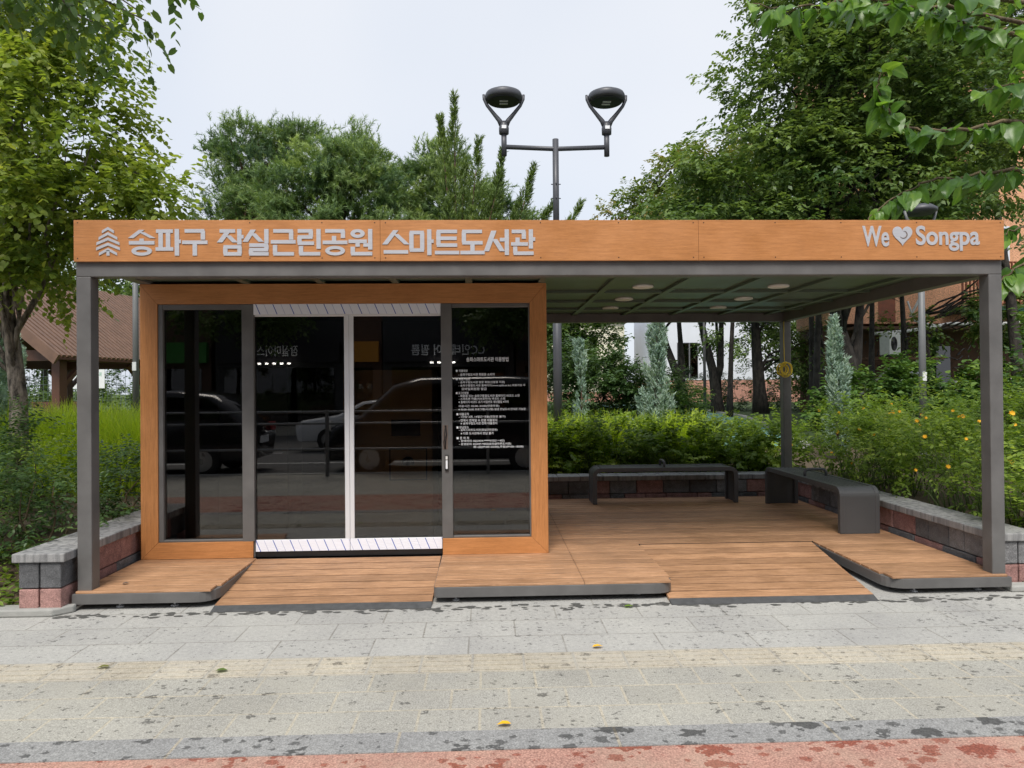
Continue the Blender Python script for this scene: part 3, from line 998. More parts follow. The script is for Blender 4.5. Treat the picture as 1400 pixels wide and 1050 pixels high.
sb = MB()  # same added black sheet for the other decks, standing in for gap shade
sb.prism(rounded([(-.405, -.01), (1.38, -.01), (1.38, 1.23), (-.405, 1.23)], [0, .24, 0, 0]), .1221, ZD - .004)
sb.box(.54, 3.98, 1.2305, 3.915, .1221, ZD - .004)
sb.prism(rounded([(3.085, -.01), (3.98, -.01), (3.98, 1.23), (3.085, 1.23)], [.24, 0, 0, 0]), .1221, ZD - .004)
sb.build('gap_shade', 'black', PAV)
# two ramps
def ramp_part(x0, x1, x0t, x1t, y0, y1):
    mb = MB()
    n = max(2, round((y1 - y0) / .14))
    for i in range(n):
        a, b = i / n, (i + 1) / n - .115 / n * 1
        mb.tint = rnd.random()
        def pt(t, l): return ((x0 + (x0t - x0) * t) if l else (x1 + (x1t - x1) * t), y0 + (y1 - y0) * t, .026 + (.136 - .026) * t)
        q = [pt(a, 1), pt(a, 0), pt(b, 0), pt(b, 1)]
        vs = [(x, y, z - .022) for x, y, z in q] + q
        mb._add(vs, [(0, 3, 2, 1), (4, 5, 6, 7), (0, 1, 5, 4), (1, 2, 6, 5), (2, 3, 7, 6), (3, 0, 4, 7)])
    o = mb.build('ramp', 'deck', PAV)
    sbm = MB()  # added black slope just below the ramp boards, painting the shadow between them
    sbm._add([(x0 + .01, y0 + .002, .0215), (x1 - .01, y0 + .002, .0215), (x1t - .01, y1, .1315), (x0t + .01, y1, .1315)], [(0, 1, 2, 3)])
    sbm.build('gap_shade', 'black', o)
    e = MB()
    d = .085
    sk = (x0t - x0) * d / (y1 - y0)
    sr = (x1t - x1) * d / (y1 - y0)
    e._add([(x0 - sk, y0 - d, .001), (x1 - sr, y0 - d, .001), (x1, y0 - .001, .001), (x0, y0 - .001, .001), (x1, y0 - .001, .025), (x0, y0 - .001, .025), (x0 - sk, y0 - d, .004), (x1 - sr, y0 - d, .004)],
           [(0, 1, 7, 6), (6, 7, 4, 5), (3, 2, 1, 0), (2, 3, 5, 4), (0, 6, 5, 3), (1, 2, 4, 7)])
    e.build('edge_strip', 'rubber', o)
ramp_part(-2.02, -.425, -2.035, -.42, -.04, .92)
ramp_part(1.345, 2.90, 1.412, 3.042, -.08, 1.234)
# levelling feet
for x, y in [(-2.75, .06), (-2.35, .06), (-.25, .06), (1.15, .12), (3.3, .06), (3.82, .08), (-2.6, 2), (1.2, 3), (3.6, 3)]:
    MB().lathe([(.028, 0), (.028, .008), (.012, .012), (.009, .014), (.009, .046)], (x, y, .001), 12).build('levelling_foot', 'alu', PAV, smooth=False)
# posts
for x0 in (XL, XR - .105):
    MB().box(x0, x0 + .105, 0, .11, .1225, ZB0).build('post', 'steel', PAV, bevel=.006)
    MB().box(x0, x0 + .105, YB - .11, YB, .141, ZB0).build('post', 'steel', PAV, bevel=.006)
MB().box(XL, XR, 0, .11, ZB0, ZB1).build('front_beam', 'steel', PAV, bevel=.006)
MB().box(XL, XR, YB - .11, YB, ZB0, ZB1).build('rear_beam', 'steel', PAV, bevel=.006)
for x0, z0 in ((XL, 2.541), (XR - .105, ZB0)):
    MB().box(x0, x0 + .105, .1105, YB - .1105, z0, ZB1).build('side_beam', 'steel', PAV, bevel=.003)
# ceiling: panels above a lattice of slim tubes
cp = MB()
cp.box(XL + .106, XR - .106, .111, YB - .111, 2.567, 2.58)
ce = cp.build('ceiling', 'ceil', PAV)
jl = MB()
xs = [-2.1, -1.45, -.8, -.155, .49, 1.128, 1.777, 2.406, 3.05, 3.66]
for x in xs: jl.box(x - .03, x + .03, .14, YB - .111, 2.540, 2.5668)
for y in (.14, .66, 1.63, 2.385, 3.11):
    for a, b in zip([XL + .106] + xs, xs + [XR - .106]):
        jl.box(a + .0301, b - .0301, y - .028, y + .028, 2.5405, 2.5668)
jl.build('lattice', 'ceil', ce, bevel=.002, seg=1)
for x in (1.485, 2.793):
    for y in (1.31, 2.22, 3.05):
        MB().lathe([(.0, .017), (.094, .017), (.098, .012), (.098, 0), (.088, -.004), (.0, -.004)][::-1], (x, y, 2.552), 24).build('downlight', 'light', ce, smooth=False)
# roof and sign band
MB().box(XL + .03, XR - .03, .03, YB - .03, 2.60, 2.83).build('roof', 'steel', PAV)
fs = MB()
seams = [XL, -.79, 1.61, XR]
for a, b in zip(seams, seams[1:]):
    fs.box(a + .0008, b - .0008, -.03, -.006, ZB1 - .005, 2.868)
fas = fs.build('sign_band', 'hpl', PAV, bevel=.0015, seg=1)
for x0, x1 in ((XL, XL + .024), (XR - .024, XR)):
    MB().box(x0, x1, -.0055, YB, ZB1 + .003, 2.866).build('side_fascia', 'hpl', PAV)
MB().box(XL + .0245, XR - .0245, YB - .024, YB, ZB1 + .003, 2.866).build('rear_fascia', 'hpl', PAV)
sc = MB()
for x in [XL + .03, -1.75, -1.22, -.83, -.75, .41, 1.0, 1.57, 1.65, 2.2, 2.71, 3.3, XR - .03]:
    for z in (2.585, 2.848):
        MB().tube([(x, -.0315, z), (x, -.029, z)], .0045, 8).build('screw', 'black', fas)
# writing on the sign band
GL = {
 '송': 'd.50,.97,.07,.66 d.50,.88,.93,.66 v.5,.64,.5 h0,1,.485 o.5,.175,.40,.175',
 '파': 'h.02,.68,.92 v.20,.90,.28 v.49,.90,.28 h0,.70,.25 v.84,1,0 h.84,1,.53',
 '구': 'h.10,.88,.93 v.82,.93,.60 h0,1,.50 v.50,.50,0',
 '잠': 'h.04,.66,.93 d.36,.90,.04,.50 d.38,.76,.66,.50 v.83,1,.42 h.83,1,.71 h.20,.91,.33 h.20,.91,.065 v.27,.33,.07 v.84,.33,.07',
 '실': 'd.34,.98,.02,.52 d.34,.84,.66,.52 v.87,1,.47 h.18,.94,.395 v.87,.39,.23 h.18,.94,.225 v.25,.22,.06 h.18,.96,.06',
 '근': 'h.10,.89,.93 v.82,.93,.60 h0,1,.52 v.17,.40,.06 h.10,.93,.06',
 '린': 'h.04,.64,.93 v.57,.93,.70 h.04,.64,.70 v.11,.70,.47 h.04,.70,.465 v.88,1,.25 v.17,.36,.06 h.10,.95,.06',
 '공': 'h.10,.89,.93 v.82,.93,.66 v.46,.74,.52 h0,1,.495 o.5,.18,.40,.18',
 '원': 'o.37,.83,.29,.165 h0,.74,.535 v.37,.53,.33 h.60,.86,.395 v.88,1,.22 v.17,.33,.06 h.10,.96,.06',
 '스': 'd.50,.97,.05,.42 d.50,.82,.95,.42 h0,1,.13',
 '마': 'h.02,.60,.88 h.02,.60,.20 v.09,.88,.20 v.53,.88,.20 v.82,1,0 h.82,1,.54',
 '트': 'h.08,.92,.92 h.10,.90,.655 h.08,.92,.39 v.15,.92,.39 h0,1,.10',
 '도': 'h.08,.90,.92 v.15,.92,.48 h.08,.92,.48 v.50,.48,.12 h0,1,.10',
 '서': 'd.34,.95,.03,.15 d.37,.62,.68,.15 h.58,.86,.60 v.87,1,0',
 '관': 'h.03,.60,.92 v.53,.92,.63 v.27,.68,.45 h0,.70,.43 v.82,1,.25 h.82,1,.62 v.17,.33,.06 h.10,.93,.06'}
def hangul(word, x0, x1, z0, z1, y, parent):
    """cut-out metal letters: each syllable one flat piece built from its strokes"""
    n = len(word); pw = (x1 - x0) / n
    for i, ch in enumerate(word):
        ax, w, h = x0 + i * pw + .004, pw - .008, z1 - z0
        mb = MB(); k = 0
        tv, th = .032, .0265
        X = lambda u: ax + u * w
        Z = lambda v: z0 + v * h
        for st in GL[ch].split():
            a = [float(q) for q in st[1:].split(',')]
            y1 = y - .004 - k * .0003; k += 1
            if st[0] == 'h':
                zc = min(max(Z(a[2]), z0 + th / 2), z1 - th / 2)
                mb.box(X(a[0]), X(a[1]), y1, y, zc - th / 2, zc + th / 2)
            elif st[0] == 'v':
                xc = min(max(X(a[0]), ax + tv / 2), ax + w - tv / 2)
                mb.box(xc - tv / 2, xc + tv / 2, y1, y, Z(a[2]), Z(a[1]))
            elif st[0] == 'd':
                p, q = np.array([X(a[0]), Z(a[1])]), np.array([X(a[2]), Z(a[3])])
                hw_ = tv * .62
                pl = [(p[0] - hw_, p[1]), (q[0] - hw_, q[1]), (q[0] + hw_, q[1]), (p[0] + hw_, p[1])]
                mb.prism_y(pl, y1, y)
            else:
                m = 32; cx_, cz_, rx, rz = X(a[0]), Z(a[1]), a[2] * w, a[3] * h
                an = np.linspace(0, 2 * math.pi, m + 1)[:-1]
                O_ = [(cx_ + rx * math.cos(t), cz_ + rz * math.sin(t)) for t in an]
                I_ = [(cx_ + (rx - tv) * math.cos(t), cz_ + (rz - th * .86) * math.sin(t)) for t in an]
                vs = [(px, yy, pz) for yy in (y1, y) for L_ in (O_, I_) for px, pz in L_]
                fs = []
                for q in range(m):
                    b = (q + 1) % m
                    fs += [(q, b, m + b, m + q), (b, q, 2 * m + q, 2 * m + b), (m + q, m + b, 3 * m + b, 3 * m + q)]
                mb._add(vs, fs)
        mb.build('letter', 'letters', parent)
hangul('송파구', -2.632, -2.054, 2.604, 2.801, -.0305, fas)
hangul('잠실근린공원', -1.981, -.837, 2.603, 2.800, -.0305, fas)
hangul('스마트도서관', -.768, .373, 2.604, 2.797, -.0305, fas)
text_mesh('We', 2.875, 3.083, 2.664, 2.822, -.0305, .005, 'letters', fas, bold=.021)
text_mesh('Songpa', 3.293, 3.793, 2.630, 2.824, -.0305, .005, 'letters', fas, bold=.021)
# tree emblem: five bent bars and a stem
em = MB()
cx, zt_, zb_ = -2.779, 2.815, 2.605
hw = [.044, .068, .084, .086, .066]
for i in range(5):
    z = zt_ - .020 - i * .0385
    w = hw[i]; th = .021; dr = .036 if i else .026
    em.prism_y([(cx - w, z - dr), (cx, z - .0 - .0), (cx + w, z - dr), (cx + w * .98, z - dr + th), (cx, z + th), (cx - w * .98, z - dr + th)][::1], -.0355, -.0305)
em.box(cx - .011, cx + .011, -.0355, -.0305, zb_, zt_ - .17)
em.build('tree_emblem', 'letters', fas)
# heart emblem with a swirl groove
ht = []
hx, hz, hs_ = 3.187, 2.755, .0052
for k in range(48):
    a = 2 * math.pi * k / 48
    ht.append((hx + hs_ * 16 * math.sin(a) ** 3 * .93, hz + hs_ * (13 * math.cos(a) - 5 * math.cos(2 * a) - 2 * math.cos(3 * a) - math.cos(4 * a))))
ho = MB().prism_y(ht[::-1], -.0355, -.0305).build('heart_emblem', 'letters', fas)
sw = MB()
pts = []
for k in range(25):
    a = R(215 + 235 * k / 24)
    rr = .034 - .012 * k / 24
    pts.append((hx + .008 + rr * math.cos(a), -.0358, hz + .004 + rr * math.sin(a)))
sw.tube(pts, [.0015 + .003 * math.sin(math.pi * k / 24) for k in range(25)], 6)
sw.build('swirl_line', 'groove', ho, smooth=True)

# ---- booth
YF = .92
bx0, bx1, bz0, bz1 = -3.02, .531, ZD + .001, 2.539
ix0, ix1, iz0, iz1 = -2.872, .381, .286, 2.363
dx0, dx1 = -2.045, -.408
gp = .0012
tm = MB()
tm.prism_y([(bx0, bz1), (ix0, iz1 + gp), (ix1, iz1 + gp), (bx1, bz1)], YF, YF + .05)
tm.build('booth_trim', 'hpl', PAV, bevel=.002, seg=1)
tm = MB()
tm.prism_y([(bx0, bz0), (ix0, iz0), (ix0, iz1), (bx0, bz1 - gp)], YF, YF + .05)
tm.build('booth_trim', 'hplz', PAV, bevel=.002, seg=1)
tm = MB()
tm.prism_y([(ix1, iz0), (bx1, bz0), (bx1, bz1 - gp), (ix1, iz1)], YF, YF + .05)
tm.build('booth_trim', 'hplz', PAV, bevel=.002, seg=1)
tm = MB()
tm.prism_y([(bx0 + gp, bz0), (dx0 - .012, bz0), (dx0 - .012, iz0 - gp), (ix0, iz0 - gp)], YF, YF + .05)
tm.build('booth_trim', 'hpl', PAV, bevel=.002, seg=1)
tm = MB()
tm.prism_y([(dx1 + .004, bz0), (bx1 - gp, bz0), (ix1, iz0 - gp), (dx1 + .004, iz0 - gp)], YF, YF + .05)
tm.build('booth_trim', 'hpl', PAV, bevel=.002, seg=1)
# body of the booth
bw = MB()
bw.box(bx0, bx0 + .06, YF + .0505, 3.3, ZD + .001, bz1)
bw.box(bx1 - .06, bx1, YF + .0505, 3.3, ZD + .001, bz1)
bw.box(bx0, bx1, 3.3005, 3.36, ZD + .001, bz1)
bw.build('booth_wall', 'hplz', PAV)
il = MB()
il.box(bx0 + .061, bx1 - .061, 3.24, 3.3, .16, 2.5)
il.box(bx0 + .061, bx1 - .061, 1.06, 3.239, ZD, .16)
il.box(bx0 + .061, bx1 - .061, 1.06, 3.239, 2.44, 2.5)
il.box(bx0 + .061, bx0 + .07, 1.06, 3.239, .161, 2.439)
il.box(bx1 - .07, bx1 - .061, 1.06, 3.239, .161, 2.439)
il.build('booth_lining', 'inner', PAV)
# window frames and mullions
wf = MB()
wf.box(ix0, ix0 + .042, YF + .012, YF + .09, iz0, iz1)
wf.box(ix0 + .0425, -2.148, YF + .012, YF + .09, iz1 - .045, iz1)
wf.box(ix0 + .0425, -2.148, YF + .012, YF + .09, iz0, iz0 + .018)
wf.build('window_frame', 'steel', PAV, bevel=.003, seg=1)
wf = MB()
wf.box(ix1 - .012, ix1, YF + .012, YF + .09, iz0, iz1)
wf.box(-.312, ix1 - .0125, YF + .012, YF + .09, iz1 - .035, iz1)
wf.box(-.312, ix1 - .0125, YF + .012, YF + .09, iz0, iz0 + .018)
wf.build('window_frame', 'steel', PAV, bevel=.003, seg=1)
jb = MB().box(-2.1475, dx0, YF + .004, YF + .09, iz0, iz1 - .001).build('door_jamb', 'steel', PAV, bevel=.003)
MB().box(dx0 - .0115, dx0, YF + .02, YF + .09, bz0, iz0 - .001).build('jamb_foot', 'steel', jb)
jr = MB().box(dx1 + .001, -.3125, YF + .004, YF + .09, iz0, iz1 - .001).build('door_jamb', 'steel', PAV, bevel=.003)
# recess with loose wires, and the card reader
rc = MB()
rc.box(-.398, -.352, YF + .0015, YF + .0039, 1.07, 1.285)
rc.build('wire_recess', 'groove', jr)
wr = MB()
for a, b, c in ((-.372, -.385, -.376), (-.368, -.362, -.371), (-.378, -.366, -.390)):
    wr.tube([(a, YF, 1.28), (b, YF - .008, 1.20), (c, YF - .01, 1.14), (a - .004, YF, 1.075)], .003, 5)
wr.build('loose_wire', 'black', jr, smooth=True)
rd = MB().box(-.379, -.349, YF - .014, YF + .0035, .88, 1.025).build('card_reader', 'black', jr, bevel=.006)
MB().box(-.3725, -.3555, YF - .016, YF - .0142, .90, .975).build('reader_label', 'white', rd)
MB().box(-.3725, -.3555, YF - .016, YF - .0142, .982, 1.012).build('reader_screen', 'light', rd)
# glass
wl = MB().box(ix0 + .0425, -2.148, YF + .045, YF + .053, iz0 + .018, iz1 - .045).build('window_pane', 'glass', PAV)
wr_ = MB().box(-.312, ix1 - .0125, YF + .045, YF + .053, iz0 + .018, iz1 - .035).build('window_pane', 'glass', PAV)
# sliding doors: leaves with slim pale stiles, rails covered by striped film
top_f = MB().box(dx0 + .001, dx1 - .001, YF + .006, YF + .07, 2.268, 2.362).build('door_header', 'alu', PAV)
MB().box(dx0 + .0015, dx1 - .0015, YF + .004, YF + .0058, 2.272, 2.360).build('protective_film', 'film', top_f)
for k, (a, b) in enumerate(((dx0 + .002, -1.222), (-1.2195, dx1 - .002))):
    dg_ = MB()
    st = (b - .041, b) if k == 0 else (a, a + .038)
    dg_.box(st[0], st[1], YF + .03, YF + .065, .2905, 2.267)
    dg_.box(a, b, YF + .03, YF + .065, .188, .29)
    dg_.box(a, b - .0415 if k == 0 else b, YF + .03, YF + .065, 2.255, 2.267) if k == 0 else dg_.box(a + .0385, b, YF + .03, YF + .065, 2.255, 2.267)
    leaf = dg_.build('sliding_door', 'alu', PAV, bevel=.003, seg=1)
    ga, gb = (a, b - .0415) if k == 0 else (a + .0385, b)
    MB().box(ga, gb, YF + .043, YF + .051, .2905, 2.2545).build('door_glass', 'glass', leaf)
    MB().box(a + .001, b - .001, YF + .0265, YF + .0295, .190, .288).build('protective_film', 'film', leaf)
MB().box(dx0 + .001, dx1 - .001, YF + .035, YF + .09, ZD, .186).build('door_track', 'black', PAV)
# the notice on the right-hand window
YN = YF + .0445
NT = [(0.02, 1.858, .47, '송파스마트도서관 이용방법', 1.35)]
def note(s, u, v0, w, h):
    """u, v in photograph-independent metres on the pane"""
    return text_mesh(s, u, u + w, v0, v0 + h, YN, .0006, 'white', wr_, name='notice_text', bold=.01)
note('송파스마트도서관 이용방법', -.185, 1.845, .375, .040)
Z0, Z1 = 1.765, 1.085
lines = [
 (198, 0, '◆ 이용대상', 100, 225), (238, 1, '- 송파구립도서관 회원증 소지자', 130, 505),
 (285, 0, '◆ 회원가입은', 100, 250), (320, 1, '- 송파구립도서관 방문 회원(신분증 지참)', 130, 608),
 (354, 1, '- 송파구통합도서관 홈페이지(www.splib.or.kr) 회원가입 후', 130, 822), (388, 1, '모바일회원증 발급', 160, 420),
 (430, 0, '■ 로그인방법', 102, 230), (461, 1, '- 회원증 또는 송파구통합도서관 홈페이지 바코드 스캔', 130, 760),
 (493, 1, '- 스마트폰 어플(리브로피아) 바코드 스캔', 130, 610), (524, 1, '※ 홈페이지 바코드 초기 비밀번호 생년월일 4자리', 128, 645),
 (568, 1, '이용시간: 05:00~24:00(연중무휴)', 130, 548), (603, 1, '※ 00:00~05:00 프로그램(시스템) 점검 반납도서 인식은 가능함', 126, 822),
 (650, 0, '■ 대출규칙', 105, 232), (680, 1, '- 1인당 2권, 14일간 대출(연장은 불가)', 130, 612),
 (715, 1, '- 연체시 연체일 수 만큼 대출정지', 130, 525), (747, 1, '※ 송파구립도서관 전체 대출정지', 148, 525),
 (788, 0, '■ 반납장소', 105, 232), (817, 1, '- 송파스마트도서관(잠실근린공원)', 130, 528), (851, 1, '※ 다른 도서관에서 반납 불가', 148, 488),
 (899, 0, '■ 문 의 처', 105, 232), (931, 1, '- 장애처리: 02)3434-9999(내선→4번)', 130, 600),
 (964, 1, '- 운영문의: 02)449-9855(송파글마루도서관)', 132, 668), (995, 1, '화~금(09:00~22:00),주말(09:00~18:00)', 278, 795)]
# metres on the pane from the lettering's own layout grid
sx_ = (.345 + .285) / (835 - 95); 
for yy_, lv, s, a, b in lines:
    z = 1.780 - (yy_ - 180) * (1.780 - 1.075) / (1005 - 180)
    u0 = -.282 + (a - 100) * .000862; u1 = -.282 + (b - 100) * .000862
    note(s, u0, z - .012, u1 - u0, .0235)

# machine inside, still wrapped in card
BM = empty('book_machine', (-.75, 1.53, .161))
tag(BM, 'book vending machine wrapped in brown cardboard standing inside the glass booth', 'machine')
MB().box(-.55, .25, -.45, .25, .12, 1.62).build('cabinet', 'card', BM, bevel=.01)
MB().box(-.5, .2, -.4, .2, 0, .119).build('plinth', 'black', BM)
pr = MB()
pr.box(-.12, .14, -.4535, -.451, 1.02, 1.17); pr.box(-.14, .2, -.4535, -.451, .62, .63); pr.box(-.14, .2, -.4535, -.451, .9, .91)
pr.box(-.14, -.13, -.4535, -.451, .63, .9); pr.box(.19, .2, -.4535, -.451, .63, .9)
pr.lathe([(.05, 0), (.05, .05), (.02, .07)], (.03, -.452, .76), 10)
pr.build('printed_marks', 'cardprint', BM)
cb = MB().box(-.36, .36, -.28, .28, 0, 1.7)
cbo = cb.build('display_cabinet', 'black', bevel=.01)
cbo.location = (-2.45, 2.4, .161)
tag(cbo, 'tall black cabinet inside the booth behind the left window', 'cabinet')

# =================================================================== BENCHES
def bench(label, loc, rz, L=1.86, D_=.42, H=.46):
    root = empty('bench', loc, rz)
    tag(root, label, 'bench', 'charcoal benches on the deck')
    t = .052
    r_ = .10
    # bent frame: outline in XZ, rounded shoulders
    def outline(off):
        x = L / 2 - off; z = H - off; r2 = max(.02, r_ - off)
        pts = [(-x, 0), (-x, z - r2)]
        pts += [(-x + r2 - r2 * math.cos(a), z - r2 + r2 * math.sin(a)) for a in np.linspace(.15, math.pi / 2, 7)]
        pts += [(x - r2 + r2 * math.sin(a), z - r2 + r2 * math.cos(a)) for a in np.linspace(0, math.pi / 2 - .15, 7)]
        pts += [(x, z - r2), (x, 0)]
        return pts
    o_, i_ = outline(0), outline(t)
    def hoop(y0, y1, io):
        mb = MB()
        n = len(o_)
        vs = [(x, y, z) for y in (y0, y1) for x, z in o_] + [(x, y, z) for y in (y0, y1) for x, z in io]
        fs = []
        for k in range(n - 1):
            fs += [(k, k + 1, 2 * n + k + 1, 2 * n + k), (n + k + 1, n + k, 3 * n + k, 3 * n + k + 1), (k + 1, k, n + k, n + k + 1), (2 * n + k, 2 * n + k + 1, 3 * n + k + 1, 3 * n + k)]
        fs += [(0, 2 * n, 3 * n, n), (n - 1, 2 * n - 1, 4 * n - 1, 3 * n - 1)]
        mb._add(vs, fs)
        return mb
    fr = hoop(-D_ / 2, -D_ / 2 + .045, i_)
    b2_ = hoop(D_ / 2 - .045, D_ / 2, i_)
    fr._add(b2_.v, b2_.f)
    fr.build('frame', 'bench', root, bevel=.004)
    # end plates follow the hoop between its two edge bars
    it = outline(.02)
    for sgn in (-1, 1):
        mb = MB()
        sel = [(x, z) for x, z in outline(.004) if x * sgn > L / 2 - r_ - .02]
        sel = sel if sgn < 0 else sel[::-1]
        sel2 = [(x, z) for x, z in it if x * sgn > L / 2 - r_ - .02]
        sel2 = sel2 if sgn < 0 else sel2[::-1]
        n = min(len(sel), len(sel2)); sel, sel2 = sel[:n], sel2[:n]
        y0, y1 = -D_ / 2 + .0455, D_ / 2 - .0455
        vs = [(x, y, z) for y in (y0, y1) for x, z in sel] + [(x, y, z) for y in (y0, y1) for x, z in sel2]
        fs = []
        for k in range(n - 1):
            fs += [(k, n + k, n + k + 1, k + 1), (2 * n + k, 2 * n + k + 1, 3 * n + k + 1, 3 * n + k), (k, k + 1, 2 * n + k + 1, 2 * n + k), (n + k, 3 * n + k, 3 * n + k + 1, n + k + 1)]
        fs += [(0, 2 * n, 3 * n, n), (n - 1, 2 * n - 1, 3 * n - 1 + 0, 4 * n - 1)]
        mb._add(vs, fs)
        mb.build('leg', 'bench', root)
    ns = 6
    w = (D_ - .09 - .02) / ns
    for k in range(ns):
        y = -D_ / 2 + .055 + k * w
        MB().box(-L / 2 + r_ + .012, L / 2 - r_ - .012, y + .007, y + w - .007, H - .045, H - .004).build('slat', 'bench', root, bevel=.003, seg=1)
    # low bent arm rest across the middle
    hd = MB()
    pts = [(0, -D_ * .30, H - .01), (0, -D_ * .30, H + .035), (0, -D_ * .26, H + .062), (0, -D_ * .2, H + .07), (0, D_ * .2, H + .07), (0, D_ * .26, H + .062), (0, D_ * .30, H + .035), (0, D_ * .30, H - .01)]
    hd.tube(pts, .016, 10)
    hd.build('arm_rest', 'bench', root, smooth=True)
    return root
bench('charcoal metal bench standing along the back wall, seen from the front', (2.23, 3.60, ZD + .001), R(0), L=1.84, D_=.36, H=.455)
bench('charcoal metal bench standing end on along the right-hand wall', (3.665, 2.43, ZD + .001), R(-90), L=1.86, D_=.40, H=.46)

# =================================================================== CABLE COIL on the rear post
cbm = MB()
cx, cy, cz = XR - .115, YB - .16, 1.83
def w_(x): return x
pts = [(cx, cy - .005, 2.452), (cx - .004, cy - .006, 2.2), (cx, cy - .008, 1.95), (cx, cy - .014, 1.93)]
cbm.tube(pts, .005, 6)
r2 = np.random.default_rng(3)
for k in range(7):
    a0 = r2.uniform(0, 6.28); rr = r2.uniform(.05, .095); ox, oz = r2.normal(0, .02, 2)
    ring = [(cx - .01 + ox + rr * .85 * math.cos(a0 + a), cy - .014 - k * .004 + .012 * math.sin(a * 2), cz - .0 + oz + rr * 1.05 * math.sin(a0 + a)) for a in np.linspace(0, 6.4, 26)]
    cbm.tube(ring, .0062, 5)
tag(cbm.build('cable_coil', 'yellow', smooth=True), 'coil of yellow electric cable hanging from the roof at the rear right post', 'cable')

# =================================================================== LAMPS AND POLES
def street_lamp(loc):
    root = empty('street_lamp', loc)
    tag(root, 'grey street lamp with two round heads on forked arms behind the pavilion', 'street lamp')
    H = 5.12
    pl = MB()
    pl.tube([(0, 0, 0), (0, 0, 3.4)], .068, 16)
    pl.tube([(0, 0, 3.4), (0, 0, H)], .048, 16)
    for z in (4.2, 4.42):
        for sx in (-1, 1): pl.tube([(sx * .04, 0, z), (sx * .075, 0, z)], .008, 6)
        pl.tube([(0, -.045, z), (0, -.062, z)], .012, 8)
    pl.tube([(0, 0, 2.44), (0, 0, 2.47)], .072, 16)
    pl.build('pole', 'lamp', root, smooth=True)
    am = MB()
    am.tube([(-.80, 0, H - .12), (0, 0, H - .15), (.80, 0, H - .12)], .036, 12)
    am.build('cross_arm', 'lamp', root, smooth=True)
    for k, (x, ht, tilt) in enumerate(((-.80, 0, 0), (.80, 0, -3))):
        hd = MB()
        z0 = H - .26
        hd.tube([(x, 0, z0), (x, 0, z0 + .37)], .042, 14)
        zz = z0 + .33
        hd.lathe([(.05, 0), (.075, .01), (.078, .10), (.062, .16), (.05, .2)], (x, 0, zz), 16)
        hp = hd.build('lamp_post_top', 'lamp', root, smooth=True)
        fk = MB()
        for sx in (-1, 1):
            pts = [(x + sx * .02, 0, zz + .13), (x + sx * .07, 0, zz + .22), (x + sx * .16, 0, zz + .33), (x + sx * .255, 0, zz + .45), (x + sx * .303, 0, zz + .55), (x + sx * .31, 0, zz + .62)]
            fk.tube(pts, [.05, .038, .03, .026, .024, .02], 10)
        fk.build('fork', 'lamp', hp, smooth=True)
        dc = MB()
        zc = zz + .55
        dc.lathe([(.0, -.045), (.20, -.04), (.27, -.02), (.285, .0), (.288, .05), (.272, .085), (.19, .125), (.0, .145)], (x, 0, zc), 32)
        d_ = dc.build('lamp_head', 'lamp', hp, smooth=True)
        un = MB().lathe([(.0, -.003), (.245, -.0), (.245, .004), (0, .004)], (x, 0, zc - .044), 32).build('underside', 'lampdark', d_)
        ld = MB()
        for yy_ in (-.05, .05): ld.box(x - .065, x + .065, yy_ - .02, yy_ + .02, zc - .056, zc - .0475)
        ld.build('led_strip', 'alu', d_)
        MB().box(x - .035, x + .035, -.083, -.0785, zz + .07, zz + .12).build('label', 'white', hp)
    return root
# stands beyond the hedge
street_lamp((1.09, 5.5, .35))
def thin_pole(loc, h, r0, r1, label, mat='pole', sticker=None):
    root = empty('lamp_pole', loc)
    tag(root, label, 'pole')
    p = MB()
    p.tube([(0, 0, 0), (0, 0, h)], [r0, r1], 14)
    p.lathe([(r0 * 1.9, 0), (r0 * 1.9, .02), (r0 * 1.15, .03), (r0 * 1.1, .12)], (0, 0, 0), 14)
    p.build('shaft', mat, root, smooth=True)
    if sticker:
        MB().box(-.035, .035, -r0 - .004, -r0 + .012, sticker, sticker + .16).build('sticker', 'white', root)
    # same kind of forked round head as the double lamp
    hp = MB().lathe([(.05, 0), (.07, .01), (.07, .1), (.05, .18)], (0, 0, h), 14).build('lamp_post_top', mat, root, smooth=True)
    fk = MB()
    for sx in (-1, 1):
        fk.tube([(sx * .02, 0, h + .12), (sx * .07, 0, h + .24), (sx * .16, 0, h + .38), (sx * .25, 0, h + .52), (sx * .29, 0, h + .66)], [.045, .036, .03, .026, .022], 8)
    fk.build('fork', mat, hp, smooth=True)
    MB().lathe([(0, -.04), (.2, -.04), (.27, 0), (.275, .05), (.18, .12), (0, .14)], (0, 0, h + .64), 24).build('lamp_head', 'lamp', hp, smooth=True)

thin_pole((-6.57, 8, .45), 4.6, .06, .042, 'thin grey lamp pole in front of the timber gazebo', sticker=1.55)
thin_pole((7.83, 7, .33), 3.75, .066, .05, 'thin grey lamp pole with a sticker rising from the bushes at right', sticker=1.35)
thin_pole((7.5, 18.5, .5), 4.5, .055, .04, 'thin dark pole beside the green path between the forked trees', mat='bench')

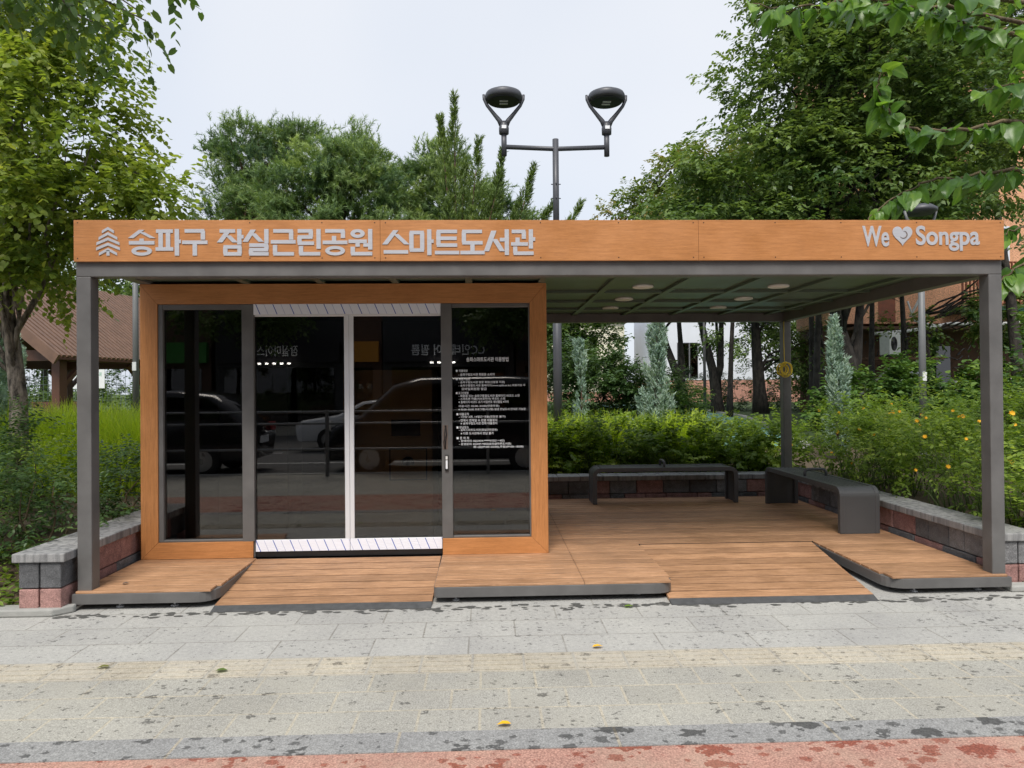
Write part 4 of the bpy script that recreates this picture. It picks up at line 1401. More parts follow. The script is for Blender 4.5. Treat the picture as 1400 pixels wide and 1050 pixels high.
# =================================================================== GAZEBO
def gazebo():
    root = empty('timber_gazebo', (-7.97, 8.0, .35), R(-13))
    tag(root, 'brown timber gazebo with a slatted pitched roof behind the tall grass', 'gazebo')
    # local: +y runs along the eave away from the camera, -x towards the ridge
    Hh, Lh, half, rise = 2.05, 4.6, 2.1, 1.52
    n = 44
    rf = MB()
    for k in range(n):
        y = -.35 + k * (Lh + .7) / n
        for sx in (0, 1):
            x0, x1 = (.32, -half) if sx == 0 else (-2 * half - .32, -half)
            sl = rise / half
            z0 = Hh - .32 * sl + .1
            rf.bar((x0, y, z0 + .0), (x1, y, Hh + rise + .1), .075, .045)
    rf.build('roof_slats', 'gazroof', root)
    rb = MB()
    for sx in (0, 1):
        x0, x1 = (.30, -half) if sx == 0 else (-2 * half - .30, -half)
        sl = rise / half
        rb._add([(x0, -.33, Hh - .3 * sl + .06), (x0, Lh + .33, Hh - .3 * sl + .06), (x1, Lh + .33, Hh + rise + .06), (x1, -.33, Hh + rise + .06),
                 (x0, -.33, Hh - .3 * sl + .02), (x0, Lh + .33, Hh - .3 * sl + .02), (x1, Lh + .33, Hh + rise + .02), (x1, -.33, Hh + rise + .02)],
                [(0, 1, 2, 3), (4, 7, 6, 5), (0, 3, 7, 4), (1, 5, 6, 2), (0, 4, 5, 1), (3, 2, 6, 7)])
    rb.build('roof_deck', 'gazwood', root)
    bb = MB()
    for y in (-.42, Lh + .42):
        for sx in (0, 1):
            x0, x1 = (.36, -half) if sx == 0 else (-2 * half - .36, -half)
            sl = rise / half
            bb.bar((x0, y, Hh - .36 * sl + .06), (x1, y, Hh + rise + .06), .05, .2)
        bb.build('barge_board', 'gazroof', root); bb = MB()
    bm_ = MB()
    for x in (0, -2 * half):
        bm_.box(x - .07, x + .07, -.1, Lh + .1, Hh - .2, Hh - .0)
    for y in (0, Lh):
        bm_.box(-2 * half + .071, -.071, y - .07, y + .07, Hh - .2, Hh - .0)
        bm_.box(-half - .06, -half + .06, y - .06, y + .06, Hh + .001, Hh + rise - .1)
    bm_.build('tie_beam', 'gazwood', root)
    for x in (0, -2 * half):
        for y in (0, Lh / 2, Lh):
            MB().box(x - .085, x + .085, y - .085, y + .085, -.4, Hh - .201).build('post', 'gazwood', root)
            br = MB()
            br.bar((x, y + .1, Hh - .65), (x, y + .55, Hh - .24), .08, .08)
            if y > 0: br.bar((x, y - .1, Hh - .65), (x, y - .55, Hh - .24), .08, .08)
            br.build('brace', 'gazwood', root)
    MB().box(-2 * half + .3, -2 * half + .75, .4, Lh - .4, .38, .45).build('seat', 'gazwood', root)
    MB().box(-half, -.7, Lh - .6, Lh - .2, .38, .45).build('seat', 'gazwood', root)
    MB().box(-2 * half - .3, .3, -.3, Lh + .3, -.06, .06).build('floor_deck', 'gazwood', root)
gazebo()

# fence with banners behind the gazebo
def mesh_fence(x0, x1, y):
    root = empty('mesh_fence', ((x0 + x1) / 2, y, .5))
    tag(root, 'tall wire mesh fence behind the gazebo with banners on it', 'fence')
    f = MB()
    ln = x1 - x0
    for k in range(int(ln / .14)): f.box(-ln / 2 + k * .14, -ln / 2 + k * .14 + .008, -.004, .004, 0, 2.6)
    for z in np.arange(.1, 2.7, .25): f.box(-ln / 2, ln / 2, -.012, -.005, z, z + .008)
    f.build('wire_mesh', 'fence', root)
    for k in range(int(ln / 2.4) + 1):
        MB().box(-ln / 2 + k * 2.4 - .03, -ln / 2 + k * 2.4 + .03, .005, .065, -.3, 2.75).build('post', 'fence', root)
mesh_fence(-22, -8, 17)
ban = empty('banner', (-12.9, 16.93, 2.05))
tag(ban, 'white and green banner with red lettering tied to the mesh fence', 'banner')
MB().box(-.62, -.30, -.02, -.008, -.32, .30).build('green_panel', 'banner_g', ban)
bw_ = MB().box(-.299, .95, -.02, -.008, -.32, .30).build('white_panel', 'banner_w', ban)
text_mesh('공원 이용 안내', -.2, .85, .05, .18, -.0205, .002, 'banner_g', bw_)
text_mesh('금연구역', .1, .6, -.22, -.06, -.0205, .002, 'banner_r', bw_)
wb = empty('park_bench', (-12.2, 14.2, .5))
tag(wb, 'brown timber park bench standing in front of the mesh fence', 'bench')
MB().box(-1.2, 1.2, -.22, .22, .4, .46).build('seat', 'gazwood', wb)
MB().box(-1.2, 1.2, .2, .26, .55, .85).build('backrest', 'gazwood', wb)
for x in (-1, 1): MB().box(x - .05, x + .05, -.2, .25, -.1, .399).build('leg', 'gazwood', wb)

# =================================================================== BUILDINGS BEHIND
def bldg_orange():
    root = empty('apartment_building', (14.0, 20, 0))
    tag(root, 'salmon tiled building with a dark cluttered ground storey at the right behind the trees', 'building')
    MB().box(-1.0, 16, 0, 3.5, 3.9, 15).build('upper_wall', 'salmon', root)
    MB().box(-.9, 16, 1.0, 3.45, -.3, 3.9 - .002).build('lower_wall', 'brickd', root)
    pp = MB()
    pp.box(.5, 1.15, -.006, .3, 3.95, 14.9)
    pp.build('red_wall_strip', 'rust', root)
    for x in (4.2, 7.6, 10.2):
        for z in (6.2, 9.3, 12.2):
            f = MB().box(x, x + 1.3, -.05, .1, z, z + 1.3).build('window', 'whitewall', root)
            MB().box(x + .08, x + 1.22, -.06, -.051, z + .08, z + 1.22).build('pane', 'winglass', f)
    # balcony of upright bars
    bl = MB().box(2.9, 6.5, -1.1, -.002, 4.22, 4.42).build('balcony', 'dgreen', root)
    br = MB()
    for k in range(25):
        x = 2.95 + k * .14
        br.box(x, x + .05, -1.08, -1.03, 4.4205, 6.0)
    for z in (4.45, 5.95): br.box(2.9, 6.5, -1.03, -.99, z, z + .06)
    br.build('railing', 'rust', bl)
    cn = MB()
    cn.box(-.9, 6.6, -.9, .9985, 3.62, 3.72)
    cn.build('canopy', 'brickd', root)
    tp_ = MB()
    tp_.tube([(-.2, -.95, 3.45), (1.1, -.97, 3.55), (2.6, -.95, 3.80), (4.2, -.98, 3.76), (6.8, -.95, 3.95)], .06, 8)
    tp_.tube([(1.0, -1.0, 4.6), (1.3, -.9, 3.9), (2.2, -1.0, 3.7)], .035, 6)
    tp_.tube([(2.0, -.3, 6.2), (1.95, -.3, 4.9), (1.4, -.5, 4.1)], .05, 8)
    tp_.tube([(-1, -.9, 1.0), (0, -.9, 1.9), (.7, -.9, 2.6)], .04, 6)
    tp_.tube([(1.6, -.9, .9), (1.75, -.9, 2.0), (2.0, -.9, 2.5)], .045, 6)
    tp_.build('pipes', 'pipe', root, smooth=True)
    r2 = np.random.default_rng(11)
    wr_ = MB()
    for k in range(22):
        a = np.array([r2.uniform(-.6, 4.5), -.93, r2.uniform(2.2, 3.7)])
        wr_.tube(wander(a, a + np.array([r2.uniform(-1, 1), 0, r2.uniform(-.6, .2)]), 7, .2, r2, -.1), .016, 5)
    wr_.build('cables', 'black', root, smooth=True)
    for x, z0, z1, m in ((1.8, .4, 2.2, 'whitewall'), (3.05, .9, 3.1, 'winglass'), (6.6, .5, 2.6, 'shopdark')):
        MB().box(x, x + .8, .93, .999, z0, z1).build('doorway', m, root)
    MB().box(2.5, 2.95, .95, .999, .8, 2.6).build('tiled_panel', 'cream', root)
    pc = MB()
    pc.tube([(4.15, -.6, -.2), (4.15, -.6, 3.6)], .13, 12)
    pc.build('green_column', 'dgreen', root, smooth=True)
    lw = MB().box(-2, 16, -1.6, -1.45, -.2, 1.05)
    o = lw.build('low_wall', 'brickd', root)
bldg_orange()
def ac_unit(loc, rz, label, w=.85, h=.62, d=.34):
    root = empty('air_conditioner', loc, R(rz))
    tag(root, label, 'air conditioner')
    b = MB().box(-w / 2, w / 2, -d / 2, d / 2, 0, h).build('case', 'acwhite', root, bevel=.02)
    fn = MB()
    for k in range(5):
        r_ = .05 + k * .048
        fn.tube([(-w * .12 + r_ * math.cos(a), -d / 2 - .012, h / 2 + r_ * math.sin(a)) for a in np.linspace(0, 2 * math.pi, 21)], .006, 4)
    fn.tube([(-w * .12 - .26, -d / 2 - .012, h / 2), (-w * .12 + .26, -d / 2 - .012, h / 2)], .008, 4)
    fn.build('fan_grille', 'black', root)
    bx = MB()
    bx.lathe([(.0, 0), (.25, 0), (.25, .006), (0, .006)], (0, 0, 0), 24)
    o = bx.build('fan_opening', 'shopdark', root)
    o.matrix_local = Matrix.Translation((-w * .12, -d / 2 - .0005, h / 2)) @ Matrix.Rotation(R(90), 4, 'X')
    ft = MB()
    for x in (-w * .35, w * .35): ft.box(x - .04, x + .04, -d / 2 - .02, d / 2 + .02, -.06, -.0005)
    ft.build('feet', 'black', root)
ac_unit((14.2, 18.75, 2.66), 38, 'white air conditioner unit up on the cluttered ledge, tilted towards the left', .95, .8)
ac_unit((16.75, 18.6, 1.13), 0, 'white air conditioner unit on the low wall beside the green column')
ac_unit((17.9, 18.6, 1.13), 180, 'dark fronted air conditioner unit on the low wall right of the green column', .95, .7)
ledge = MB().box(13.2, 16.0, 18.5, 19.1, 2.5, 2.595)
tag(ledge.build('metal_ledge', 'brickd'), 'rusty metal ledge carrying the tilted air conditioner', 'ledge')

def simple_building(name, label, loc, w, h, d, wall, wins, base=None, basez=0, rz=0, roof=None):
    root = empty(name, loc, R(rz))
    tag(root, label, 'building')
    MB().box(0, w, 0, d, basez, h).build('wall', wall, root)
    if base: MB().box(.002, w - .002, .02, d, -1, basez - .002).build('brick_base', base, root)
    for x, z, ww, hh in wins:
        f = MB().box(x - .06, x + ww + .06, -.05, .02, z - .06, z + hh + .06).build('window', 'shopdark', root)
        MB().box(x, x + ww, -.058, -.0505, z, z + hh).build('pane', 'winglass', f)
    if roof: MB().box(-.2, w + .2, -.2, d + .2, h + .002, h + .3).build('roof', roof, root)
    return root
simple_building('white_building', 'pale grey white building with a pink brick base behind the forked trunks', (12.2, 42, .4), 15, 13, 10, 'whitewall',
                [(.9, 1.9, .7, 2.3), (1.75, 1.9, .45, 2.3), (8.6, 2.2, 2.2, 1.6)], 'pinkbrick', 1.7)
lw_ = [(8.8 + k * 0, 0, 0, 0) for k in range(0)]
simple_building('cream_building', 'cream building glimpsed behind the tall blue juniper', (4.6, 48, .4), 6.0, 6.2, 8, 'cream',
                [(.6, 1.6, 1.2, 1.2), (2.6, 1.6, 1.2, 1.2), (4.4, 1.6, 1.0, 1.2), (.6, 4.2, 1.2, 1.0), (2.6, 4.2, 1.2, 1.0)], 'pinkbrick', .9, roof='rust')
simple_building('cream_building', 'low cream building far behind the pine trees', (-9, 60, .4), 12, 8.5, 8, 'cream',
                [(1 + 2.4 * k, z, 1.3, 1.4) for k in range(4) for z in (1.6, 4.6)], None, 0, roof='rust')

# =================================================================== VEGETATION
# near left tree
broad_tree('broadleaf_tree', 'leaning tree with rough grey trunk and round yellow green leaves at the left', 'tree',
           [(-5.33, 2.8, .25), (-5.29, 2.8, .9), (-5.30, 2.82, 1.5), (-5.38, 2.85, 2.1), (-5.50, 2.9, 2.7), (-5.55, 3.0, 3.6), (-5.6, 3.1, 4.8), (-5.6, 3.2, 6.2)], .108, .04,
           [(-5.6, 3.0, 3.5, 1.5, 1.2, .75, 1.3), (-4.7, 2.6, 3.55, 1.1, .9, .55, 1.3), (-4.1, 2.5, 3.65, .75, .7, .42), (-6.9, 2.6, 3.5, .8, .8, .6), (-5.2, 2.8, 4.5, 1.4, 1.3, .8, 1.4), (-4.6, 2.7, 4.55, .65, .8, .5),
            (-6.8, 3.2, 4.2, 1.2, 1.2, 1.2), (-5.5, 3.0, 5.5, 1.2, 1.2, .9, 1.2), (-4.75, 3.0, 5.2, .5, .8, .4), (-5.9, 3.2, 6.5, 1.3, 1.2, 1.0), (-7.0, 3.2, 5.8, 1.2, 1.2, 1.2), (-5.0, 2.5, 2.85, .4, .4, .2, .45)],
           4600, 10, .064, .060, 'lf_left', 'bark', .42, .22, LEAFR, 34, lo=.1, down=.1, rl=.022)
# branch hanging in from the top left; its tree stands left of the camera, out of view
def hanging_tree():
    base = np.array([-4.4, -1.4, .0])
    root = empty('street_tree', base)
    tag(root, 'dark green leafy branches hanging into the top left corner from a street tree', 'tree')
    mb = MB(); lv = Leaves()
    trunk = np.array([(0, 0, 0), (.05, 0, 1.5), (0, .05, 3), (.1, .1, 4.5), (.1, .1, 5.6)])
    mb.tube(trunk, [.16, .13, .11, .08, .05], 12)
    ends = [(-2.62, .5, 4.92), (-2.75, .5, 4.62), (-2.85, .6, 4.75), (-3.05, .5, 4.55), (-3.2, .4, 4.7), (-3.4, .5, 4.7), (-3.6, .5, 4.85), (-3.0, .4, 4.9), (-3.8, .4, 4.8), (-4.1, .4, 4.9), (-3.3, .6, 5.0), (-4.5, .5, 4.9)]
    for e in ends:
        e = np.array(e) - base
        a = trunk[3] + rng.normal(0, .1, 3)
        w = wander(a, e, 9, .05, rng, .12)
        mb.tube(w, np.linspace(.03, .005, 9), 6)
        for k in range(5, 9):
            for q in range(2):
                O = w[k] + rng.normal(0, .06, 3)
                D = np.array([rng.normal(.2, .5), rng.normal(0, .4), -.45 + rng.normal(0, .3)])
                sprigs(lv, O[None], D[None], .34, 9, .085, .052, .5, LEAFR, np.array([rng.uniform(.2, .7)]))
    # the rest of its crown, above and beside the view
    C = rand_dir(260) * rng.uniform(.3, 1, 260)[:, None] ** .5 * np.array([1.5, 1.2, 1.0]) + np.array([-.6, -.4, 6.2])
    sprigs(lv, C, rand_dir(260) - np.array([0, 0, .2]), .5, 10, .085, .055, .3, LEAF5)
    mb.build('trunk', 'bark', root, smooth=True)
    lv.build('crown', 'lf_hang', root, smooth=True)
hanging_tree()
# mulberry whose branches reach in at the right; trunk out of view
def mulberry():
    base = np.array([7.0, 1.4, .3])
    root = empty('mulberry_tree', base)
    tag(root, 'large heart shaped bright leaves on branches reaching in from the top right', 'tree')
    mb = MB(); lv = Leaves()
    trunk = np.array([(0, 0, -.1), (.05, .05, 1.2), (-.05, 0, 2.4), (-.1, -.05, 3.6), (-.1, 0, 4.6)])
    mb.tube(trunk, [.14, .11, .09, .07, .04], 12)
    br = [[(7.0, 1.4, 3.4), (5.4, 1.0, 3.62), (4.7, .8, 3.51), (4.33, .8, 3.46), (3.96, .8, 3.42), (3.74, .8, 3.34), (3.51, .8, 3.20), (3.38, .8, 3.05)],
          [(7.0, 1.4, 3.7), (5.3, .8, 3.95), (4.55, .6, 3.88), (4.16, .6, 3.81), (3.83, .6, 3.79), (3.54, .6, 3.87), (3.40, .6, 4.02), (3.38, .6, 4.2), (3.46, .6, 4.35)],
          [(7.0, 1.4, 4.3), (5.2, .8, 4.7), (4.5, .5, 4.60), (4.28, .5, 4.62), (4.05, .5, 4.68), (3.9, .5, 4.70), (3.79, .5, 4.76)],
          [(7.0, 1.4, 4.6), (5.0, .8, 5.0), (4.0, .4, 4.85), (3.2, .3, 4.74), (2.78, .3, 4.70), (2.47, .3, 4.66), (2.17, .3, 4.71)],
          [(7.0, 1.4, 4.6), (4.8, .9, 4.9), (3.9, .5, 4.82), (3.4, .4, 4.75), (3.0, .3, 4.70), (2.7, .3, 4.68)],
          [(7.0, 1.4, 2.6), (5.4, .9, 2.85), (4.8, .7, 2.7), (4.52, .6, 2.56), (4.44, .6, 2.50)],
          [(7.0, 1.4, 4.1), (5.6, .9, 4.3), (5.0, .7, 4.2), (4.6, .6, 4.2), (4.3, .6, 4.15)],
          [(7.0, 1.4, 3.0), (5.6, 1.1, 3.2), (5.1, 1.0, 3.1), (4.8, .9, 3.0), (4.6, .9, 2.9)]]
    for b in br:
        p = np.array(b) - base
        p[0] = trunk[np.argmin(abs(trunk[:, 2] - p[0, 2]))]
        q = []
        for i in range(len(p) - 1):
            for t in np.linspace(0, 1, 6)[:-1]: q.append(p[i] * (1 - t) + p[i + 1] * t)
        q.append(p[-1]); q = np.array(q) + rng.normal(0, .012, (len(q), 3))
        mb.tube(q, np.linspace(.022, .004, len(q)), 6)
        n = len(q)
        for k in range(7, n):
            f = (k - 7) / (n - 7)
            for s in range(2):
                if rng.random() < .1: continue
                d = q[min(n - 1, k + 1)] - q[k - 1]; d /= np.linalg.norm(d)
                side = np.array([d[1], -d[0], 0]) * (1 if s else -1)
                A = side * .6 + d * .4 + np.array([0, -.1, -.75]) + rng.normal(0, .35, 3)
                Nn = np.array([rng.normal(0, .5), -.7, .65]) + rng.normal(0, .35, 3)
                L = rng.uniform(.09, .22) * (1 if f < .8 else .8)
                P = q[k] + A / np.linalg.norm(A) * .05
                lv.add(P[None], A[None], Nn[None], L, L * .80, np.array([rng.uniform(.05, .55) + .45 * max(0, f - .65) / .35]), LEAFB)
    C = rand_dir(70) * np.array([1.6, 1.2, 1.0]) * rng.uniform(.3, 1, 70)[:, None] + np.array([.2, .3, 4.6])
    sprigs(lv, C, rand_dir(70), .6, 9, .16, .13, .4, LEAFB)
    mb.build('trunk', 'stem', root, smooth=True)
    lv.build('crown', 'lf_big', root, smooth=True)
mulberry()

# big zelkova-like trees on the right
def fork_trunk(arms):
    def f(mb, base):
        for a in arms:
            mb.tube(np.array(a[0], float) - base, np.linspace(a[1], a[2], len(a[0])), 10)
    return f
broad_tree('broadleaf_tree', 'large forked tree whose dark green crown fills the upper right', 'tree',
           [(8.75, 11, .3), (8.68, 11, 1.4), (8.62, 11, 2.2), (8.35, 11, 3.1), (8.1, 11, 4.2), (7.9, 11, 6), (8.0, 11, 8)], .21, .06,
           [(7.4, 10.6, 8.4, 1.9, 1.8, 1.4, 1.2), (6.3, 10.5, 6.7, 1.7, 1.6, 1.2), (5.1, 10.4, 5.6, 1.5, 1.4, .95), (9.2, 10.4, 8.8, 2.2, 1.8, 2.0), (8.3, 10.4, 6.2, 2.2, 1.7, 1.5, 1.1), (7.7, 10.8, 10.4, 1.4, 1.6, 1.2),
            (10.6, 10.2, 7.0, 1.8, 1.6, 1.8), (9.5, 11, 11.0, 2.6, 2, 1.8), (6.7, 10.2, 5.0, 1.6, 1.4, .8), (9.0, 10.2, 4.9, 1.6, 1.4, .7, .7)],
           9500, 10, .135, .08, 'lf_right', 'barkd', .40, .2, LEAF4, 40, lo=.45, twigs=2,
           extra=fork_trunk([([(8.66, 11, 1.5), (8.8, 11, 2.3), (8.86, 11, 3.2), (9.0, 11, 4.6), (9.4, 11, 6.5)], .14, .05)]))
broad_tree('broadleaf_tree', 'rounded tree with rusty leaf tips left of the large dark crown', 'tree',
           [(7.6, 22, .4), (7.75, 22, 1.2), (7.55, 22, 2.0), (7.1, 22, 3.2), (6.8, 22, 4.3), (6.5, 22, 6)], .24, .07,
           [(6.6, 21.5, 7.6, 2.6, 2.2, 1.9, 1.2), (8.8, 21.5, 9.0, 2.5, 2.2, 2.0), (5.6, 21.5, 6.3, 1.6, 1.8, 1.1), (8.5, 21, 6.5, 2.6, 2, 1.2), (10.8, 21.5, 9.5, 2.4, 2, 2.5)],
           5600, 9, .19, .11, 'lf_right2', 'barkd', .5, .2, LEAF4, 26, lo=.45,
           extra=fork_trunk([([(7.68, 22, 1.5), (7.72, 22, 2.4), (7.6, 22, 4.2), (7.8, 22, 6.5)], .15, .06)]))
broad_tree('broadleaf_tree', 'forked dark trunk beside the green path with a high leafy crown', 'tree',
           [(9.15, 22, .4), (9.05, 22, 1.3), (8.95, 22, 2.2), (8.6, 22, 3.6), (8.4, 22, 4.8), (8.2, 22, 6.5)], .25, .07,
           [(8.6, 22.3, 7.6, 2.2, 2, 1.4), (10.3, 22.4, 7.0, 2.2, 2, 1.3), (9.4, 22.4, 5.4, 1.8, 1.6, .6, .7), (10.0, 22.6, 3.6, 1.1, .8, .8, .6), (8.1, 22.6, 4.3, .7, .7, .5, .5)],
           2000, 8, .17, .09, 'lf_right', 'barkd', .7, .2, LEAF4, 18, lo=.3,
           extra=fork_trunk([([(9.0, 22, 1.6), (9.25, 22, 2.4), (9.3, 22, 4.2), (9.6, 22, 6.3)], .17, .06)]))
broad_tree('broadleaf_tree', 'straight thick dark trunk right of the green path under a leafy crown', 'tree',
           [(10.85, 22, .4), (10.8, 22, 1.5), (10.7, 22, 3.0), (10.65, 22, 4.4), (10.8, 22, 6.5)], .29, .1,
           [(10.9, 22.2, 7.6, 2.6, 2.2, 1.6), (12.4, 22.2, 6.8, 2.2, 2, 1.4), (11.5, 22.2, 5.0, 2.0, 1.6, .7, .6), (11.7, 22.4, 3.4, 1.0, .8, 1.0, .8), (12.8, 22.4, 3.0, 1.0, .8, 1.2, .8)],
           2200, 8, .17, .09, 'lf_right', 'barkd', .7, .2, LEAF4, 18, lo=.3)
broad_tree('broadleaf_tree', 'tall dark leaved tree at the right edge in front of the salmon building', 'tree',
           [(15.2, 14, .3), (15.1, 14, 2), (14.9, 14, 4), (14.6, 14, 6), (14.4, 14, 8)], .2, .06,
           [(12.4, 13.8, 7.3, 1.7, 1.6, 1.5), (14.6, 13.8, 9.0, .9, .9, .5, .7), (12.8, 13.8, 9.8, 1.8, 1.8, 1.7), (15.8, 13.8, 11.8, 1.6, 1.6, 1.2), (11.6, 13.8, 11.5, 1.8, 1.6, 1.5), (14.0, 13.8, 12.4, 2.6, 1.8, 1.6), (11.8, 13.6, 6.6, 1.2, 1.2, .6, .7)],
           4200, 9, .16, .095, 'lf_right', 'barkd', .6, .2, LEAF4, 30, lo=.25, twigs=1)
# slim trunks in front of the salmon building
slim = [(8.0, 17.5, 'slim trunk just left of the rear post, standing before the white building'), (9.9, 24, 'slim trunk between the forked tree and the thick straight trunk'), (8.5, 12.5, 'slim dark trunk just right of the rear post'), (8.95, 13.6, 'slim dark trunk second to the right of the rear post, beside the forked tree'), (11.1, 14.5, 'slim trunk in front of the tilted air conditioner'),
        (12.05, 14.3, 'slim knotty trunk left of the right lamp pole'), (12.4, 14.0, 'slim leaning trunk beside the right lamp pole'), (10.15, 15.5, 'slim trunk between the forked tree and the salmon wall')]
for i, (x, y, lb) in enumerate(slim):
    lean = rnd.uniform(-.15, .25)
    broad_tree('slim_tree', lb, 'tree', [(x, y, .4), (x + lean * .2, y, 1.6), (x + lean * .5, y, 3.0), (x + lean, y, 4.6), (x + lean * 1.3, y, 6.2)], .105, .04,
               [(x + lean, y, 7.0, 1.3, 1.2, 1.5), (x + .3, y - .2, 6.5, .9, .9, .6, .6), (x - .1, y, 3.2, .45, .4, .9, .5)], 330, 8, .13, .07, 'lf_right', 'barkd', .6, .2, LEAF4, 9, 'slim trees before the salmon building')

# pines
def pine(label, base, trunk, clumps, nshoot, r0=.2, tsd=.15, nlimb=22):
    base = np.array(base, float)
    root = empty('pine_tree', base)
    tag(root, label, 'tree', 'pine trees behind the pavilion')
    cl_ = [(c[0] - base[0], c[1] - base[1], c[2] - base[2], *c[3:]) for c in clumps]
    mb = MB()
    P = [np.array(c[:3]) + rng.normal(0, .2, 3) for c in cl_]
    P2, _, _ = clump_points(cl_, nlimb, .3, .9)
    limbs(mb, np.array(trunk, float) - base, r0, r0 * .3, list(P) + list(P2), .07, twigs=1)
    mb.build('trunk', 'barkr', root, smooth=True)
    lv = Leaves()
    nc = max(10, nshoot // 38)
    C, dc, ic = clump_points(cl_, nc, .45, 1.0)
    tc_ = np.clip(rng.normal(.48, tsd, nc), .05, .95)
    k = rng.integers(0, nc, nshoot)
    O = C[k] + rng.normal(size=(nshoot, 3)) * np.array([.26, .26, .12])
    D = dc[k] * .7 + rand_dir(nshoot) * .55 + np.array([0, 0, .4])
    conifer_shoots(lv, O, D, .24, 17, .145, .027, .95, tc_[k])
    # longer candles that break the outline
    m = nshoot // 9
    k = rng.integers(0, nc, m)
    O = C[k] + rng.normal(size=(m, 3)) * .1 + dc[k] * .1
    D = dc[k] * .5 + rand_dir(m) * .25 + np.array([0, 0, .8])
    conifer_shoots(lv, O, D, .30, 20, .115, .02, .95, tc_[k] + .1)
    lv.build('crown', 'lf_pine', root)
pine('darker loose pine with a reddish trunk and open crown, leftmost of the pines', (-7.7, 17, .45), [(-7.7, 17, .45), (-7.6, 17, 3), (-7.5, 17, 5.5), (-7.3, 17, 8), (-7.2, 17, 9.4)],
     [(-8.3, 17, 9.2, .55, .7, .5), (-7.5, 17, 9.5, .6, .7, .4), (-8.0, 17, 8.3, .9, .9, .45), (-6.9, 16.8, 8.6, 1.0, .9, .5), (-7.4, 17, 7.4, 1.1, 1, .45), (-6.4, 17, 9.3, .7, .7, .5), (-8.4, 17, 7.0, .7, .7, .3, .8), (-6.6, 16.6, 7.3, 1.0, .9, .45), (-7.4, 16.8, 6.1, 1.0, .9, .35), (-5.9, 17, 9.6, .4, .5, .4), (-8.6, 17, 5.6, .9, .8, .35), (-6.6, 16.8, 5.4, 1.2, 1, .45)], 4300, .17, .22)
pine('broad mid green pine filling the middle of the group', (-4.6, 15.5, .45), [(-4.6, 15.5, .45), (-4.5, 15.5, 3), (-4.4, 15.5, 5.5), (-4.2, 15.5, 7.2), (-4.2, 15.5, 8.6)],
     [(-5.6, 15, 7.5, 1.1, 1, .55), (-4.2, 15.2, 8.2, 1.1, 1, .6), (-4.9, 14.8, 6.7, 1.2, 1, .55), (-3.4, 14.8, 7.3, 1.2, 1, .6), (-4.0, 14.6, 6.2, 1.3, 1, .5), (-5.6, 14.8, 5.9, 1.1, 1, .5), (-2.8, 14.8, 6.3, 1.1, 1, .5), (-4.2, 14.4, 5.2, 1.4, 1, .45), (-5.9, 14.8, 4.9, 1.2, 1, .45), (-2.8, 14.6, 5.2, 1.2, 1, .45), (-4.0, 15.6, 8.9, .45, .5, .6, .8), (-3.4, 15.6, 8.6, .35, .4, .5, .7), (-5.0, 15.2, 8.2, .9, .8, .5), (-3.4, 14.8, 8.0, .9, .8, .5), (-4.6, 14.6, 7.4, 1.0, .8, .5)], 6600, .2, .23, 28)
pine('smaller bright green pine at the right of the group beside the juniper', (-2.0, 17, .45), [(-2.0, 17, .45), (-2.0, 17, 3), (-2.1, 17, 5.5), (-2.0, 17, 8.2)],
     [(-2.4, 16.8, 8.0, 1.1, 1, .6), (-1.4, 16.8, 7.4, 1.2, 1, .6), (-2.6, 16.5, 6.8, 1.2, 1, .5), (-1.0, 16.6, 6.2, 1.3, 1, .5), (-2.2, 16.4, 5.5, 1.4, 1, .5), (-.5, 16.8, 8.0, .8, .8, .5), (-.6, 16.8, 5.2, 1.2, 1, .4), (.6, 16.8, 6.9, .8, .8, .5), (-1.2, 16.8, 9.0, .5, .5, .5), (.9, 16.8, 5.4, .9, .8, .4), (-1.6, 16.4, 8.5, .9, .8, .5), (-3.0, 16.6, 7.9, .9, .8, .6), (-.2, 16.4, 7.0, 1.0, .9, .6), (.2, 16.4, 5.9, 1.1, .9, .5)], 5200, .17, .23)

# upright junipers: many flame-shaped sprays
def flames(lv, flist, per, sl, nw, sw, spread=.5, tsd=.12, base_t=.5):
    """each flame: foot, tip, radius at its widest"""
    for a, b, rad in flist:
        a = np.array(a, float); b = np.array(b, float)
        d = b - a; L = np.linalg.norm(d); d /= L
        n = int(per * L)
        t = rng.uniform(0, 1, n) ** .85
        prof = np.sin(np.clip(t * 1.05 + .12, 0, 1) * math.pi) ** .7 * (1 - t * .35)
        rd = rand_dir(n); rd -= d * (rd @ d)[:, None]; rd = unit(rd)
        rr = rad * prof * rng.uniform(.35, 1.05, n)
        O = a + d * (L * t)[:, None] + rd * rr[:, None]
        D = d * 1.0 + rd * .55 + rand_dir(n) * .22
        tt = np.clip(base_t + rng.normal(0, tsd) + rng.normal(0, tsd * .6, n), 0, 1)
        conifer_shoots(lv, O, D, sl, nw, sl * .55, sw, spread, tt)
